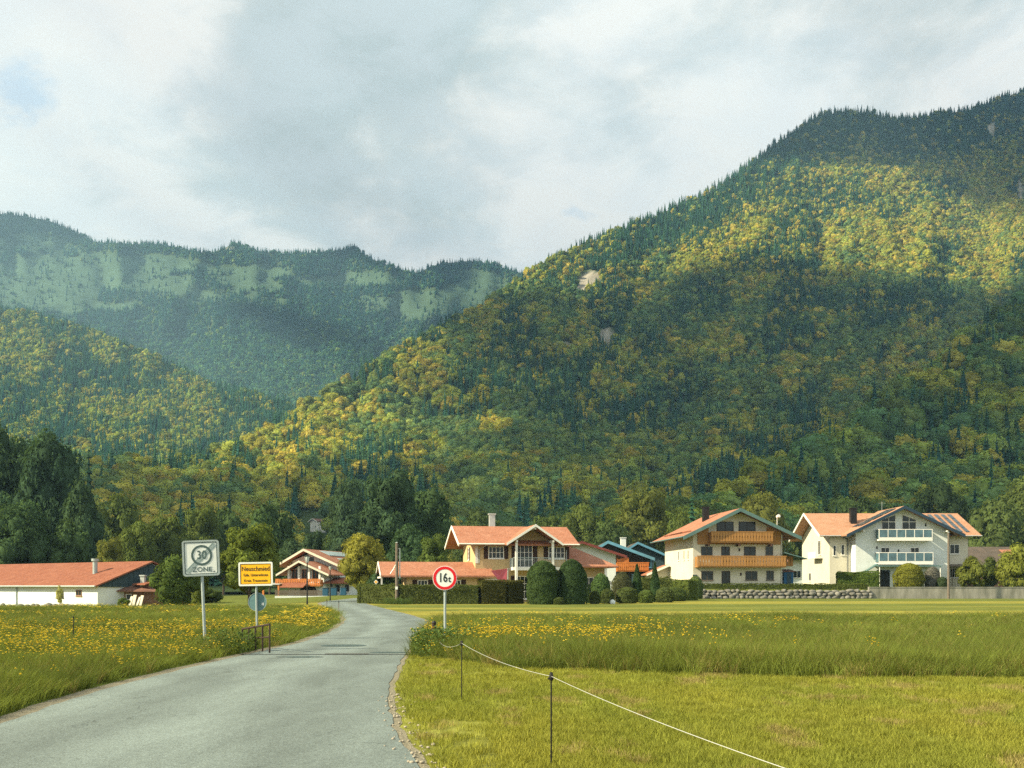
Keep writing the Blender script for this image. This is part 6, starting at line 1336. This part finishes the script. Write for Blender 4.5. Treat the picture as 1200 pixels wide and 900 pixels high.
def tall_pid(x, y):
    f = fbm(x * .13 + 3, y * .28 + 1, 4); lf = np.where(x > road_r(y), (smooth(y, 19, 27)), smooth(y, 15, 22) * (1 - .5 * smooth(-x - 16 + 0 * y, 0, 30)))
    near_bend = (np.abs(x + 7.6 + (y - 40) * .12) < 2.2) & (y > 34) & (y < 58)
    yes = (rng.random(len(x)) < np.clip((f - .57) * 8, 0, .28) * lf + .003) | (near_bend & (rng.random(len(x)) < .45)); return np.where(yes, 4 + rng.integers(0, 2, len(x)), rng.integers(0, 4, len(x)))
def tall_t(x, y):
    k = fbm(x * .25, y * .5, 4)[:, None]; c = np.array([.12, .145, .03]) * k * 1.9 + np.array([.07, .10, .03]) * (1 - k); st = rng.random((len(x), 1)) < .10; c = np.where(st, np.array([.26, .22, .085]), c); return c * (.7 + .6 * rng.random((len(x), 1)))
def hr(x, y): return (.62 + .75 * fbm(x * .5, y * .5, 3)) * (.55 + .45 * smooth(y - mow_edge(x), 0, .8)) * np.where(y > 30, .8, 1)
field('meadow_grass', 'tall uncut meadow grass with buttercups right of the lane', (-3, 60), (17, 47), lambda y: 70 if y < 20 else 40 if y < 26 else 18 if y < 34 else 9, lambda x, y: right_side(x, y) & (y > mow_edge(x)), TALL, tall_pid, hr, tall_t)
def hl(x, y):
    d = road_l(y) - x; return (.40 + .75 * fbm(x * .5, y * .5, 3)) * (.5 + .5 * smooth(d, .2, 1.2)) * np.where(y > 34, .8, 1)
field('meadow_grass', 'tall uncut meadow grass with buttercups left of the lane', (-60, 0), (9, 68), lambda y: 90 if y < 16 else 50 if y < 22 else 28 if y < 30 else 13 if y < 44 else 6, left_side, TALL, tall_pid, hl, tall_t)
# weeds round the railing and post
wx = np.concatenate([rng.normal(X(303, 24.5), .5, 70), rng.normal(X(512, 24.5), .4, 130), rng.normal(X(463, 86), .8, 90)]); wy_ = np.concatenate([rng.normal(24.3, .6, 70), rng.normal(24.6, .9, 130), rng.normal(86, .7, 90)])
ok = (wx < road_l(wy_) - .1) | (wx > road_r(wy_) + .15); wx, wy_ = wx[ok], wy_[ok]; n = len(wx)
WEED = []
for i in range(3):
    g = Geo(); r_ = np.random.default_rng(700 + i); m_ = 60; z = r_.random(m_) * .5; a = r_.random(m_) * 6.283; q = .11 * r_.random(m_) + .04; p = np.stack([q * np.cos(a), q * np.sin(a), z + .03], 1); v, f = quads(p, r_.normal(size=(m_, 3)) + np.array([0, 0, .8]), .035 + .03 * r_.random(m_), r_); g.add(v, f, 0, r_.random(m_)); WEED.append(g)
scatter('weeds', 'leafy weeds round the railing, post and pole', 'weeds', WEED, np.stack([wx, wy_, ghe(wx, wy_)], 1), rng.integers(0, 3, n), np.stack([np.full(n, 1.)] * 2 + [.6 + .6 * rng.random(n)], 1), np.stack([np.zeros(n), np.zeros(n), rng.random(n) * 6], 1), np.array([.09, .14, .045]) * (.6 + .8 * rng.random((n, 1))), ['blade'])
# loose stones on the worn shoulder
n = 240; yy = 7 + 8 * rng.random(n) ** .8; xx = road_r(yy) + rng.normal(.10, .12, n); g = []
for i in range(2):
    q = Geo(); v, f = blob((0, 0, 0), (1, .8, .55), 9 * i, 1); q.add(v, f, 0, .5, True); g.append(q)
s = .008 + .022 * rng.random(n) ** 3; M['pebble'] = mat('pebble_stone', (.32, .29, .23), .9, noise=.3, nscale=20)
scatter('gravel', 'loose pale gravel stones on the worn right shoulder', 'gravel', g, np.stack([xx, yy, .012 + s * .2], 1), rng.integers(0, 2, n), np.stack([s] * 3, 1), np.stack([np.zeros(n), np.zeros(n), rng.random(n) * 6], 1), np.full((n, 3), .3), ['pebble'])
